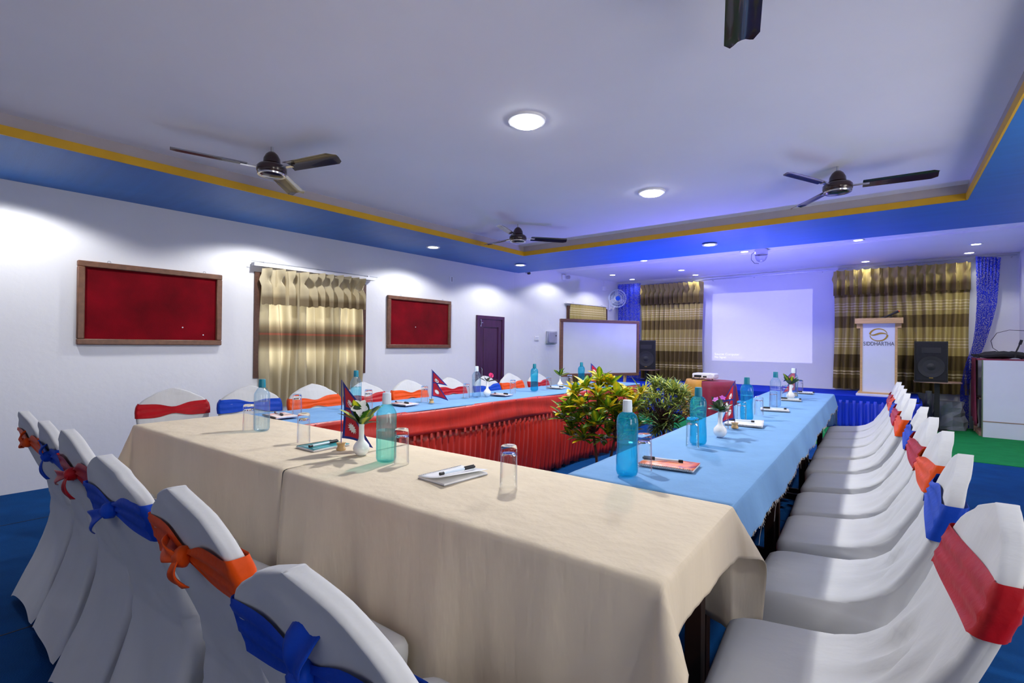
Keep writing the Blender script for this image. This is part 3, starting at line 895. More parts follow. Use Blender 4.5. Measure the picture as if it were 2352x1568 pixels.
b.grid(lf2, 56, 24); b.build('lace', M['lace'], t, ang=80)

# projected picture: real light from the projector (a masked beam), plus self-glowing letter meshes standing in for its text
PRJ = Vector((-2.23, 7.29, .83))
px0, px1, pz0, pz1 = -2.97, -1.25, .93, 2.255
def projector_light(par):
    l = bpy.data.lights.new('projector_light', 'SPOT')
    l.energy = P_PROJ; l.color = (.66, .62, 1.0); l.spot_size = radians(100); l.spot_blend = 0; l.shadow_soft_size = 0
    l.use_nodes = True
    nt = l.node_tree; nt.nodes.clear()
    tc = N(nt, 'ShaderNodeTexCoord'); sp = N(nt, 'ShaderNodeSeparateXYZ')
    nt.links.new(tc.outputs['Normal'], sp.inputs[0])
    e = N(nt, 'ShaderNodeEmission'); o = N(nt, 'ShaderNodeOutputLight')
    D = YB - PRJ.y
    def ratio(sock):
        d = N(nt, 'ShaderNodeMath', operation='DIVIDE'); nt.links.new(sp.outputs[sock], d.inputs[0]); nt.links.new(sp.outputs['Z'], d.inputs[1])
        ab = N(nt, 'ShaderNodeMath', operation='MULTIPLY'); nt.links.new(d.outputs[0], ab.inputs[0]); ab.inputs[1].default_value = -1
        return ab.outputs[0]
    def between(s, a, c):
        g = N(nt, 'ShaderNodeMath', operation='GREATER_THAN'); nt.links.new(s, g.inputs[0]); g.inputs[1].default_value = a
        h = N(nt, 'ShaderNodeMath', operation='LESS_THAN'); nt.links.new(s, h.inputs[0]); h.inputs[1].default_value = c
        k = N(nt, 'ShaderNodeMath', operation='MULTIPLY'); nt.links.new(g.outputs[0], k.inputs[0]); nt.links.new(h.outputs[0], k.inputs[1])
        return k.outputs[0]
    a = between(ratio('X'), (px0 - PRJ.x) / D, (px1 - PRJ.x) / D)
    c = between(ratio('Y'), (pz0 - PRJ.z) / D, (pz1 - PRJ.z) / D)
    k = N(nt, 'ShaderNodeMath', operation='MULTIPLY'); nt.links.new(a, k.inputs[0]); nt.links.new(c, k.inputs[1])
    nt.links.new(k.outputs[0], e.inputs[1]); nt.links.new(e.outputs[0], o.inputs[0])
    ob = bpy.data.objects.new('projector_light', l); COL.objects.link(ob)
    ob.parent = par
    # light looks along -Z; turn it to look along +Y with X kept
    ob.rotation_euler = (PI / 2, 0, 0)
    return ob

def text(body, name, mm, parent, loc, rot, width, height=None, ext=.0015):
    c = bpy.data.curves.new(name, 'FONT'); c.body = body; c.extrude = ext; c.size = 1
    o = bpy.data.objects.new(name, c); COL.objects.link(o)
    c.materials.append(mm)
    bpy.context.view_layer.update()
    d = o.dimensions
    sx = width / d.x; sy = (height / d.y) if height else sx
    me = bpy.data.meshes.new_from_object(o.evaluated_get(bpy.context.evaluated_depsgraph_get()))
    me.materials.clear(); me.materials.append(mm)
    bpy.data.objects.remove(o); bpy.data.curves.remove(c)
    o = bpy.data.objects.new(name, me); COL.objects.link(o)
    o.scale = (sx, sy, 1)
    o.parent = parent; o.location = loc; o.rotation_euler = rot
    return o
pt = thing('projected_message', 'self-glowing white lettering for the projected message, low in the picture on the stage wall', 'lettering', (px0 + .05, YB - .003, pz0))
M['beam'] = emis('glowing_letters', (255, 255, 255), 1.0)  # emissive meshes stand in for projector light in letter shape
text('Source: Computer', 'letters', M['beam'], pt, (0, 0, .11), (PI / 2, 0, 0), .46, .055, .001)
text('No Signal:', 'letters', M['beam'], pt, (0, 0, .05), (PI / 2, 0, 0), .22, .055, .001)
text('all sources...', 'letters', emis('dim_glowing_letters', (226, 222, 252), 1.0), pt, (.25, 0, .05), (PI / 2, 0, 0), .3, .05, .001)

# ------------------------------------------------------------------ lectern
t = thing('lectern', 'white and pale wood lectern with a gold emblem, standing on the stage', 'lectern', (-.275, 9.36, .49))
b = MB(); b.bbox(-.27, .27, -.24, .24, 0, .035, .004); b.build('plinth', M['ivory'], t)
b = MB(); b.bbox(-.25, .25, -.2, .22, .035, .06, .004); b.build('base_rail', M['pale'], t)
b = MB(); b.box(-.195, .195, -.15, -.13, .06, 1.09); b.build('front_panel', M['ivory'], t, smooth=False)
for s in (-1, 1):
    b = MB(); b.box(min(s * .195, s * .225), max(s * .195, s * .225), -.16, .16, .06, 1.09); b.build('side_post', M['pale'], t, smooth=False)
    b = MB(); b.box(min(s * .225, s * .27), max(s * .225, s * .27), -.17, .16, 1.02, 1.09); b.build('corbel', M['pale'], t, smooth=False)
b = MB(); b.prism([(-.29, 1.09), (.29, 1.09), (.29, 1.17), (-.29, 1.17)], -.22, -.2, Matrix(((1, 0, 0, 0), (0, 0, 1, 0), (0, 1, 0, 0), (0, 0, 0, 1))))
b.bbox(-.29, .29, -.21, .21, 1.09, 1.17, .006); b.build('top', M['pale'], t)
text('SIDDHARTHA', 'lettering', M['ink'], t, (-.185, -.1505, .76), (PI / 2, 0, 0), .37, .058, .002)
b = MB()
def band(pts, wd):
    vs = []
    for i, (x, z) in enumerate(pts):
        q0, q1 = pts[max(i - 1, 0)], pts[min(i + 1, len(pts) - 1)]
        dx, dz = q1[0] - q0[0], q1[1] - q0[1]; L = hypot(dx, dz) or 1
        w_ = wd(i / (len(pts) - 1)) / 2
        for s, yy in ((1, -.1505), (-1, -.1505), (-1, -.1545), (1, -.1545)):
            vs.append((x - dz / L * w_ * s, yy, z + dx / L * w_ * s))
    n_ = len(pts)
    b.loops([vs[i * 4:i * 4 + 4] for i in range(n_)], True, True)
RX, RZ, zc = .105, .09, .92
band([(RX * cos(radians(a)), zc + RZ * sin(radians(a))) for a in range(12, 180, 6)], lambda u: .008 + .016 * u)
band([(RX * cos(radians(a)), zc + RZ * sin(radians(a))) for a in range(186, 366, 6)], lambda u: .008 + .016 * u)
band([(lerp(-RX, RX, u), zc + .012 - .016 * sin(u * 2 * PI * .95 + .6) * (1 - .3 * u)) for u in [k / 20 for k in range(21)]], lambda u: .006 + .02 * sin(PI * u))
b.build('emblem', M['goldp'], t)
t = thing('microphone', 'black microphone with an orange tail lying on the lectern top', 'microphone', (-.13, 9.30, 1.664))
mm_ = Matrix.Translation((0, 0, .05)) @ Matrix.Rotation(radians(62), 4, 'Y')
b = MB(); b.lathe([(0, -.10), (.012, -.1), (.013, -.09), (.017, .08), (.02, .09), (.02, .1)], 14, mtx=mm_); b.build('handle', M['black'], t)
b = MB(); b.lathe([(.02, .1), (.024, .11), (.024, .13), (.016, .15), (0, .155)], 14, mtx=mm_ @ Matrix.Scale(-1, 4, (0, 0, 1)) @ Matrix.Scale(1, 4)); b.build('grille', M['cone'], t)
b = MB(); b.lathe([(.0, .1), (.014, .102), (.014, .112), (0, .113)], 12, mtx=mm_); b.build('tail', M['sorange'], t)
b = MB(); b.box(-.02, .02, -.03, .03, 0, .012); b.tube([(0, 0, .01), (0, 0, .045)], .008, 8); b.build('holder', M['black'], t)

# ------------------------------------------------------------------ loudspeakers
def loudspeaker(x, y, z, rz, label):
    t = thing('loudspeaker', label, 'speaker', (x, y, z), rz, 'black stage loudspeakers')
    b = MB(); b.prism([(-.19, -.16), (.19, -.16), (.14, .17), (-.14, .17)], 0, .59); b.build('cabinet', M['black'], t, smooth=False)
    b = MB(); b.bbox(-.175, .175, -.172, -.16, .02, .57, .004); b.build('grille', M['blackm'], t)
    q = Matrix.Translation((0, -.172, .22)) @ Matrix.Rotation(PI / 2, 4, 'X')
    b = MB(); b.lathe([(.15, .002), (.155, .008), (.13, .006), (.06, -.004), (.045, .006), (0, .012)], 28, mtx=q); b.build('woofer', M['cone'], t)
    b = MB(); b.box(-.11, .11, -.176, -.17, .42, .50); b.box(-.09, .09, -.179, -.175, .44, .48); b.build('horn', M['cone'], t, smooth=False)
    b = MB(); b.box(-.022, .022, -.178, -.17, .055, .066); b.build('badge', M['goldp'], t, smooth=False)
    b = MB(); b.box(.165, .172, -.03, .06, .28, .42); b.build('side_handle', M['cone'], t, smooth=False)
    return t
loudspeaker(.31, 9.55, .728, radians(8), 'black loudspeaker on a wooden shelf right of the lectern')
loudspeaker(-4.12, 9.62, .728, radians(28), 'black loudspeaker half hidden behind the whiteboard')
def speaker_stand(x, y, label, w, z0):
    t = thing('speaker_stand', label, 'stand', (x, y, z0), 0, 'stands under the stage loudspeakers')
    b = MB(); b.prism([(-w, -.2), (w * .5, -.24), (w, -.12), (w, .2), (-w, .22)], .715 - z0, .728 - z0); b.build('shelf', M['tan'], t, smooth=False)
    b = MB(); b.box(-.03, .03, -.03, .03, .012, .715 - z0); b.build('post', M['black'], t, smooth=False)
    b = MB(); b.box(-.12, .12, -.12, .12, 0, .014); b.build('base', M['black'], t, smooth=False)
    return t
speaker_stand(.41, 9.6, 'black post stand with a wooden shelf beside the stage', .27, .006)
speaker_stand(-4.1, 9.65, 'wooden shelf stand on the stage behind the whiteboard', .22, .49)
# crumpled grey plastic sheets under the shelf
for (x, y, w, h, sd, lab) in ((.56, 9.9, .20, .42, 4, 'crumpled grey plastic sheet on the floor right of the speaker post'), (.2 + .13, 10.02, .05, .55, 9, 'folded grey plastic sheet behind the speaker post')):
    rnd = random.Random(sd)
    b = MB()
    rings = []
    for j in range(7):
        v = j / 6
        rings.append([(x + w * (1.05 - .25 * v) * cos(a) * (1 + rnd.uniform(-.12, .12)), y + .12 * sin(a) * (1 + rnd.uniform(-.2, .2)), .006 + h * v + rnd.uniform(-.02, .02) * (0 < j < 6)) for a in [2 * PI * k / 9 for k in range(9)]])
    b.loops(rings, True, True)
    tag(b.build('plastic_sheet', M['plastic'], smooth=False), lab, 'plastic sheet')

# ------------------------------------------------------------------ white counter on the right
t = thing('counter', 'white panelled counter with a plum cloth at its side, on the right', 'counter', (.88, 9.36, .006))
b = MB(); b.box(0, .452, 0, .025, 0, 1.055); b.build('front_panel', M['ivory'], t, smooth=False)
b = MB(); b.box(-.012, 0, -.004, .03, 0, 1.06); b.build('edge_strip', mat('green_edge_tape', (96, 112, 84), .5), t, smooth=False)
b = MB(); b.box(0, .452, -.004, 0, .21, .222); b.build('stain_line', M['tan'], t, smooth=False)
b = MB(); b.box(-.06, .452, 0, .66, 1.055, 1.075); b.build('worktop', M['maroonside'], t, smooth=False)
b = MB(); b.box(-.04, .0, .60, .66, 0, 1.055).box(-.03, .44, .1, .64, .0, .05).box(-.02, .44, .2, .64, .5, .52); b.build('carcass', M['tan'], t, smooth=False)
b = MB()
def cl(u, v):
    y = lerp(.16, .68, u); z = lerp(1.085, .12 + .12 * u, v)
    return (-.065 - .025 * sin(u * 17) * v - .02 * v * (1 - v) + .02 * v, y, z)
b.grid(cl, 40, 12); solid(b.build('side_cloth', M['maroonside'], t, ang=80), .004)
t = thing('bag', 'black soft equipment bag lying on the white counter', 'bag', (1.10, 9.55, 1.081))
b = MB(); b.loops([[(.2 * k * cos(a) * 1.25, .1 * k * sin(a), z + .012 * sin(3 * a)) for a in [2 * PI * i / 20 for i in range(20)]] for k, z in ((.7, .012), (1, .025), (1.02, .055), (.8, .085), (.4, .098))], True, True); b.build('body', M['blackm'], t)
b = MB(); b.tube([(-.24, -.02, .02), (-.3, -.05, .03), (-.32, -.02, .05), (-.27, .0, .05), (-.2, 0, .05)], .012, 8); b.build('strap', M['blackm'], t)
t = thing('desk_microphone', 'dark desk microphone on a round foot at the right end of the counter', 'microphone', (1.20, 9.44, 1.081))
b = MB(); b.lathe([(0, .02), (.03, .016), (.055, .004), (.055, 0), (0, 0)], 20); b.build('foot', M['steel'], t)
b = MB(); b.tube([(0, 0, .015), (.01, 0, .1), (.03, 0, .16), (.045, 0, .21)], .009, 8); b.tube([(.045, 0, .2), (.06, -.01, .26)], .016, 10); b.build('stem', M['black'], t)
t = thing('cable', 'thin black cable looping up from the counter', 'cable', (1.02, 9.6, 1.08))
b = MB(); b.tube([(.05, 0, .09), (-.02, 0, .15), (-.04, 0, .25), (.02, 0, .36), (.14, 0, .4), (.3, 0, .39)], .004, 6); b.build('loop', M['black'], t)
for z, l in ((1.62, 'upper'), (1.50, 'lower')):
    b = MB(); b.lathe([(0, 0), (.05, .004), (.035, .012), (0, .014)], 5, mtx=Matrix.Translation((1.34, 9.62, z)) @ Matrix.Rotation(-PI / 2, 4, 'Y'))
    tag(b.build('wall_decal', M['petp']), 'small pink decoration on the right stage wall, %s one' % l, 'decoration')

# ------------------------------------------------------------------ whiteboard on its easel
a0, a1 = Vector((-4.30, 6.68)), Vector((-3.55, 8.0))
wc = (a0 + a1) / 2; wl = (a1 - a0).length / 2; wr = atan2(a1.y - a0.y, a1.x - a0.x)
t = thing('whiteboard', 'whiteboard in a brown wooden frame standing before the stage', 'whiteboard', (wc.x, wc.y, 0), wr)
b = MB(); b.box(-wl + .04, wl - .04, -.012, .005, .745, 1.585); b.build('writing_panel', M['wbrd'], t, smooth=False)
for (x0, x1, z0, z1) in ((-wl, wl, .70, .75), (-wl, wl, 1.58, 1.63), (-wl, -wl + .05, .75, 1.58), (wl - .05, wl, .75, 1.58)):
    b = MB(); b.bbox(x0, x1, -.03, .02, z0, z1, .005); b.build('frame_rail', M['frame'], t)
for x in (-.45, .45):
    b = MB(); b.box(-.02, .02, .03, .06, .02, 1.5, Matrix.Translation((x, 0, 0)) @ Matrix.Rotation(radians(6 if x > 0 else -6), 4, 'Y')); b.build('easel_leg', M['pale'], t, smooth=False)
b = MB(); b.box(-.02, .02, .06, .09, 0, 1.2, Matrix.Translation((0, .0, 0)) @ Matrix.Rotation(radians(-16), 4, 'X') @ Matrix.Translation((0, .28, .03))); b.build('easel_leg', M['pale'], t, smooth=False)

# ------------------------------------------------------------------ projector table
t = thing('projector_table', 'small round table in a maroon and gold cloth carrying the projector', 'table', (-2.1, 7.16, .006))
b = MB(); b.lathe([(0, .725), (.30, .725), (.31, .715), (.31, .70), (0, .70)], 40); b.build('tabletop', M['wood'], t)
b = MB(); b.lathe([(.03, .02), (.03, .70)], 12).lathe([(.2, 0), (.2, .015), (.03, .04)], 20); b.build('pedestal', M['wood'], t)
def drape(r0, z1, zfun, a_0, a_1, seed, off=0, n=120, fold=11, am=.03):
    b = MB()
    vs = []; 
    rr = [0.0, .5, .9, 1.0]
    rows = []
    for f in rr: rows.append([((r0 + off) * f * cos(lerp(a_0, a_1, i / n)), (r0 + off) * f * sin(lerp(a_0, a_1, i / n)), z1 + off) for i in range(n + 1)])
    for j in range(1, 9):
        v = j / 8; row = []
        for i in range(n + 1):
            a = lerp(a_0, a_1, i / n)
            r_ = r0 + off + .012 + am * v * (1 + .5 * sin(3 * a + seed)) * (.5 - .5 * cos(fold * a + seed)) + .01 * v
            row.append((r_ * cos(a), r_ * sin(a), lerp(z1 + off - .008, zfun(a), v)))
        rows.append(row)
    b.loops(rows, closed=False); return b
b = drape(.31, .728, lambda a: .20, 0, 2 * PI, 1, am=.05, fold=13); solid(b.build('maroon_cloth', M['maroon'], t, ang=80), .003)
b = drape(.315, .733, lambda a: .22 + .2 * abs(((a / (PI / 2)) % 1) - .5) * 2, PI * .95, PI * 1.48, 2, .006, 40, am=.055, fold=13); solid(b.build('gold_cloth', M['gold'], t, ang=80), .003)
t = thing('projector', 'white projector on the round maroon table', 'projector', (-2.16, 7.12, .752), radians(12))
b = MB(); b.bbox(-.15, .15, -.11, .11, .012, .085, .014); b.build('body', M['whitep'], t)
b = MB(); b.box(-.12, -.02, -.113, -.109, .03, .06).box(.0, .05, -.113, -.109, .03, .05); b.build('port_panel', M['black'], t, smooth=False)
b = MB(); b.lathe([(.028, 0), (.03, .004), (0, .004)], 18, mtx=Matrix.Translation((.1, -.11, .048)) @ Matrix.Rotation(PI / 2, 4, 'X')); b.build('vent', M['ivory'], t)
b = MB(); b.lathe([(.035, 0), (.035, .02), (.028, .022), (0, .018)], 18, mtx=Matrix.Translation((-.07, .105, .05)) @ Matrix.Rotation(-PI / 2, 4, 'X')); b.build('lens', M['black'], t)
for x, y in ((-.12, -.08), (.12, -.08), (0, .08)):
    b = MB(); b.lathe([(.012, 0), (.012, .014)], 10, (x, y, 0)); b.build('foot', M['black'], t)
b = MB(); b.tube([(-.1, -.11, .045), (-.12, -.15, .02), (-.05, -.18, .006), (.03, -.15, .02), (.06, -.2, .006)], .004, 6).tube([(-.05, -.11, .045), (-.03, -.17, .012), (-.13, -.19, .006)], .004, 6); b.build('cord', M['black'], t)
plo = projector_light(t)
l = bpy.data.lights.new('projector_stray_light', 'SPOT'); l.energy = P_BLUE; l.color = (.20, .18, 1.0); l.spot_size = radians(168); l.spot_blend = .7; l.shadow_soft_size = .03
o = bpy.data.objects.new('projector_stray_light', l); COL.objects.link(o); o.parent = t; o.location = (0.05, .13, .10); o.rotation_euler = (radians(180 - 10), 0, 0)
t.rotation_euler = (0, 0, 0)
plo.location = PRJ - Vector((-2.16, 7.12, .752))
b = MB(); b.tube([(-2.45, 6.55, .012), (-2.3, 6.72, .012), (-2.2, 6.66, .012), (-2.05, 6.75, .012), (-1.95, 6.9, .012)], .008, 6)
tag(b.build('extension_cord', M['cord']), 'white cord lying on the green carpet behind the narrow-leaved plant', 'cord')
# ------------------------------------------------------------------ tables and their cloths
TR = radians(1.9)
TF = Matrix.Translation((-.386, 1.50, 0)) @ Matrix.Rotation(TR, 4, 'Z')      # frame of the cream and right-hand tables: origin at the inner corner
LF = Matrix.Translation((-2.70, 1.40, 0)) @ Matrix.Rotation(radians(-2.4), 4, 'Z')
ZT = .76
def place(o, fr, loc=(0, 0, 0)):
    q = fr @ Matrix.Translation(loc)
    o.location = q.to_translation(); o.rotation_euler = q.to_euler(); return o
def table(label, fr, x0, x1, y0, y1, inx=.16, iny=.08, group='dark wooden trestle tables under the cloths'):
    t = thing('table', label, 'table', group=group)
    place(t, fr)
    b = MB(); b.box(x0 + .012, x1 - .012, y0 + .012, y1 - .012, ZT - .035, ZT - .008); b.build('tabletop', M['tabledark'], t, smooth=False)
    lx = (x0 + inx, x1 - inx) ; ly = (y0 + iny, y1 - iny)
    for x in lx:
        for y in ly:
            b = MB(); b.box(x - .022, x + .022, y - .022, y + .022, 0, ZT - .035); b.build('leg', M['tabledark'], t, smooth=False)
    for x in lx:
        for z in (.07, ZT - .13):
            b = MB(); b.box(x - .014, x + .014, ly[0] + .022, ly[1] - .022, z, z + .045); b.build('stretcher', M['tabledark'], t, smooth=False)
    for y in ly:
        for z in (.07, ZT - .13):
            b = MB(); b.box(lx[0] + .022, lx[1] - .022, y - .014, y + .014, z, z + .045); b.build('stretcher', M['tabledark'], t, smooth=False)
    return t
table('dark wooden table under the cream cloth, at the inner corner', TF, -1.345, -.0, -.565, -.0, .075, .06)
for k in range(3):
    table(('dark wooden table under the blue cloth, first beyond the cream tables', 'dark wooden table under the blue cloth, middle of the right row', 'dark wooden table under the blue cloth, stage end of the right row')[k],
          TF, -.54, 0, .01 + 1.41 * k, .01 + 1.41 * (k + 1), .1)

def cloth(name, label, fr, x0, x1, y0, y1, d, mm, seed, z=ZT, rip=.018, flare=.05, cflare=.35, hem=.05, res=.03, group=None, jag=0.0):
    """d = drops (left -x, right +x, front -y, back +y); corners hang as cones"""
    rnd = random.Random(seed)
    dl, dr_, df, db = d
    def axis(a, c, da, dc):
        pts = []
        if da: pts += [a - da * (1 - k / 16) for k in range(16)] 
        n = max(4, int((c - a) / .03))
        if da: pts += [a + .004]
        else: pts += [a]
        pts += [a + (c - a) * k / n for k in range(1, n)]
        pts += [c - .004] if dc else [c]
        if dc: pts += [c + dc * k / 16 for k in range(1, 17)]
        return pts
    # extra samples at the rounded edge
    def dense(p, a, c, da, dc):
        e = []
        if da: e += [a - .008, a - .016, a - .024]
        if dc: e += [c + .008, c + .016, c + .024]
        return sorted(set(round(q, 5) for q in p + e))
    X = dense(axis(x0, x1, dl, dr_), x0, x1, dl, dr_); Y = dense(axis(y0, y1, df, db), y0, y1, df, db)
    R = .014
    p1, p2, p3 = rnd.uniform(0, 6), rnd.uniform(0, 6), rnd.uniform(0, 6)
    def mp(s, t):
        a = (s - x1) if s > x1 else ((s - x0) if s < x0 else 0)
        b_ = (t - y1) if t > y1 else ((t - y0) if t < y0 else 0)
        cx, cy = min(max(s, x0), x1), min(max(t, y0), y1)
        if a == 0 and b_ == 0:
            return (s, t, z + .0012 * sin(s * 23 + p1 + 3 * sin(t * 9)) * sin(t * 17 + p2))
        al = s * (1 if b_ else 0) + t * (1 if a else 0)
        if a and b_:
            al = (x0 if a < 0 else x1) + (y0 if b_ < 0 else y1)
        dd = hypot(a, b_)
        wave = 1 + hem * (sin(al * 6.1 + p1) * .5 + sin(al * 14.7 + p2) * .35 + sin(al * 37 + p3) * .15 + sin(al * 90 + p1) * .12)
        dd *= wave
        ux, uy = a / hypot(a, b_), b_ / hypot(a, b_)
        s2 = 2 * abs(ux * uy)
        fl = flare + cflare * s2
        th_max = PI / 2 - fl
        if dd < R * th_max:
            th = dd / R; h = R * sin(th); dn = R * (1 - cos(th))
        else:
            h = R * sin(th_max) + (dd - R * th_max) * cos(th_max)
            dn = R * (1 - cos(th_max)) + (dd - R * th_max) * sin(th_max)
        # soft folds in the hanging part
        k = min(1, dn / .35)
        h += rip * k * (.6 + sin(al * 11 + p3) + .5 * sin(al * 23 + p1 + dn * 3) + .3 * sin(al * 41 + p2 - dn * 5)) * (1 - .5 * s2)
        h = max(h, .002)
        return (cx + ux * h, cy + uy * h, max(.012, z - dn))
    b = MB()
    nx = len(X)
    vs = [mp(s, t) for t in Y for s in X]
    fs = [(j * nx + i, j * nx + i + 1, (j + 1) * nx + i + 1, (j + 1) * nx + i) for j in range(len(Y) - 1) for i in range(nx - 1)]
    b.add(vs, fs)
    o = b.build(name, mm, ang=70)
    cloth.edge = [vs[j * nx + nx - 1] for j in range(len(Y))]
    solid(o, .002, -1)
    place(o, fr)
    tag(o, label, 'tablecloth', group)
    return o
cloth('tablecloth', 'cream tablecloth on the corner table, its right end hanging short by the blue cloth', TF, -1.352, 0, -.565, 0, (.0, .14, .70, .36), M['cream'], 4, .764, rip=.014, flare=.03, cflare=.5, hem=.09, group='cream tablecloths')
cloth('tablecloth', 'cream tablecloth on the end table nearest the side wall', TF, -2.88, -1.362, -.565, .0, (.36, .0, .70, .12), M['cream'], 9, .764, rip=.010, flare=.025, group='cream tablecloths')
rc = cloth('tablecloth', 'long light blue tablecloth with a frayed hem, along the right row of white chairs', TF, -.54, 0, .012, 4.25, (.0, .13, .0, .34), M['bcloth'], 12, .761, rip=.006, flare=.22, cflare=.0, hem=.12, group='light blue tablecloths')
# frayed threads on that hem
b = MB(); rnd = random.Random(5)
ed = [p for p in cloth.edge if .0 < p[1] < 4.3]
for k in range(420):
    f = rnd.uniform(0, len(ed) - 1.01); i = int(f)
    p = lerp(Vector(ed[i]), Vector(ed[i + 1]), f - i)
    ln = rnd.uniform(.003, .011) if rnd.random() > .025 else rnd.uniform(.03, .08)
    dx, dy = rnd.uniform(-.2, .5) * ln, rnd.uniform(-.6, .6) * ln
    b.tube([p + Vector((0, 0, .003)), p + Vector((dx * .6, dy * .7, -ln * .5)), p + Vector((dx, dy, -ln))], .0005, 3)
o = b.build('fringe', M['cord'], rc); o['kind'] = 'stuff'
cloth('tablecloth', 'light blue tablecloth over the red skirted table by the side wall', LF, -.55, .004, 0, 4.3, (.14, .02, .02, .10), M['bcloth'], 15, .757, rip=.008, group='light blue tablecloths')

def red_skirt(label, path, fr, z1, taper, seed):
    t = thing('table_skirt', label, 'table skirt', group='red satin table skirts')
    place(t, fr)
    # smooth top band with soft sags
    seg = [(Vector(a), Vector(c), (Vector(c) - Vector(a)).length) for a, c in zip(path, path[1:])]
    L = sum(s[2] for s in seg); n = int(L / .03)
    def pos(s):
        for a, c, l_ in seg:
            if s <= l_ + 1e-9: break
            s -= l_
        d = (c - a).normalized(); return a + d * s, Vector((d.y, -d.x))
    vs = []
    for j in range(7):
        v = j / 6
        for i in range(n + 1):
            s = L * i / n; p, nn = pos(s)
            o_ = .012 + .006 * sin(v * 9 + 1.5 * sin(s * 4.2)) + .010 * v
            q = p + nn * o_; vs.append((q.x, q.y, z1 - .004 - .175 * v - .006 * sin(s * 5) * v))
    b = MB(); b.add(vs, [(j * (n + 1) + i, (j + 1) * (n + 1) + i, (j + 1) * (n + 1) + i + 1, j * (n + 1) + i + 1) for j in range(6) for i in range(n)])
    solid(b.build('top_band', M['rskirt'], t, ang=80), .002)
    b = skirt_line(path, .03, z1 - .165, .06, .028, taper, seed)
    solid(b.build('pleats', M['rskirt'], t, ang=80), .002)
    # paler stitched pleat heads under the band
    b = MB()
    k = 0.05
    while k < L - .05:
        p, nn = pos(k); d = Vector((-nn.y, nn.x))
        q = p + nn * .03
        b.box(-.010, .010, -.0015, .0015, 0, .03, Matrix.Translation((q.x, q.y, z1 - .205)) @ Matrix.Rotation(atan2(d.y, d.x), 4, 'Z'))
        k += .06 if int(k * 10) % 3 else .09
    o = b.build('pleat_heads', mat('faded_red_satin', (178, 62, 54), .5), t, smooth=False); o['kind'] = 'stuff'
    b = MB()
    for i in range(int(L / .3)):
        p, nn = pos(.15 + .3 * i); q = p + nn * .02
        b.lathe([(0, .004), (.004, .003), (.004, 0)], 6, mtx=Matrix.Translation((q.x, q.y, z1 - .012)) @ Matrix.Rotation(PI / 2, 4, 'Y'))
    o = b.build('pins', M['chrome'], t); o['kind'] = 'stuff'
    return t
red_skirt('red satin pleated skirt around the inner side of the table by the side wall', [(-.55, -.002), (.006, -.002), (.006, 4.3), (-.5, 4.3)][::-1][1:3][::-1] if False else [(.006, 4.3), (.006, 0)][::-1], LF, .752, -.05, 2)
red_skirt('red satin pleated skirt on the inner side of the right row of tables', [(-.548, 4.24), (-.548, .03)], TF, .752, 0, 6)

# ------------------------------------------------------------------ chairs in white stretch covers with coloured sashes
TW = [(0, .205), (.2, .192), (.42, .196), (.455, .193), (.475, .184), (.50, .176), (.56, .170), (.64, .182), (.72, .196), (.775, .199), (.81, .194), (.835, .178), (.855, .153), (.872, .124), (.888, .094), (.902, .064), (.914, .034), (.921, .012), (.923, .004)]
TR_ = [(0, -.278), (.10, -.246), (.25, -.190), (.38, -.156), (.46, -.150), (.56, -.172), (.65, -.205), (.75, -.238), (.923, -.292)]
TFr = [(0, .230), (.30, .238), (.40, .252), (.44, .254), (.460, .245), (.470, .215), (.477, .15), (.484, .08), (.494, .015), (.51, -.035), (.53, -.070), (.56, -.102), (.61, -.135), (.68, -.174), (.76, -.205), (.84, -.231), (.923, -.258)]
FCUT = 0.0
def front(z): return interp(TFr, z) - FCUT * min(1, max(0, (.53 - z) / .05))
def section(z, off=0.0, zs=None):
    """closed loop (64 points) of the covered chair at height z"""
    w = interp(TW, z) + off; yr = interp(TR_, z) - off; yf = front(z) + off
    r = min(.035 if z < .5 else lerp(.022, .011, min(1, max(0, (z - .7) / .15))), w * .9, (yf - yr) * .45)
    r = max(r, .0015)
    pts = []
    def arc(cx, cy, a0, a1, n=4):
        for k in range(n):
            a = lerp(a0, a1, (k + .5) / n); pts.append((cx + r * cos(a), cy + r * sin(a)))
    for k in range(18): pts.append((lerp(-w + r, w - r, k / 17), yf))
    arc(w - r, yf - r, PI / 2, 0)
    for k in range(6): pts.append((w, lerp(yf - r, yr + r, k / 5)))
    arc(w - r, yr + r, 0, -PI / 2)
    for k in range(18): pts.append((lerp(w - r, -w + r, k / 17), yr))
    arc(-w + r, yr + r, -PI / 2, -PI)
    for k in range(6): pts.append((-w, lerp(yr + r, yf - r, k / 5)))
    arc(-w + r, yf - r, PI, PI / 2)
    return pts
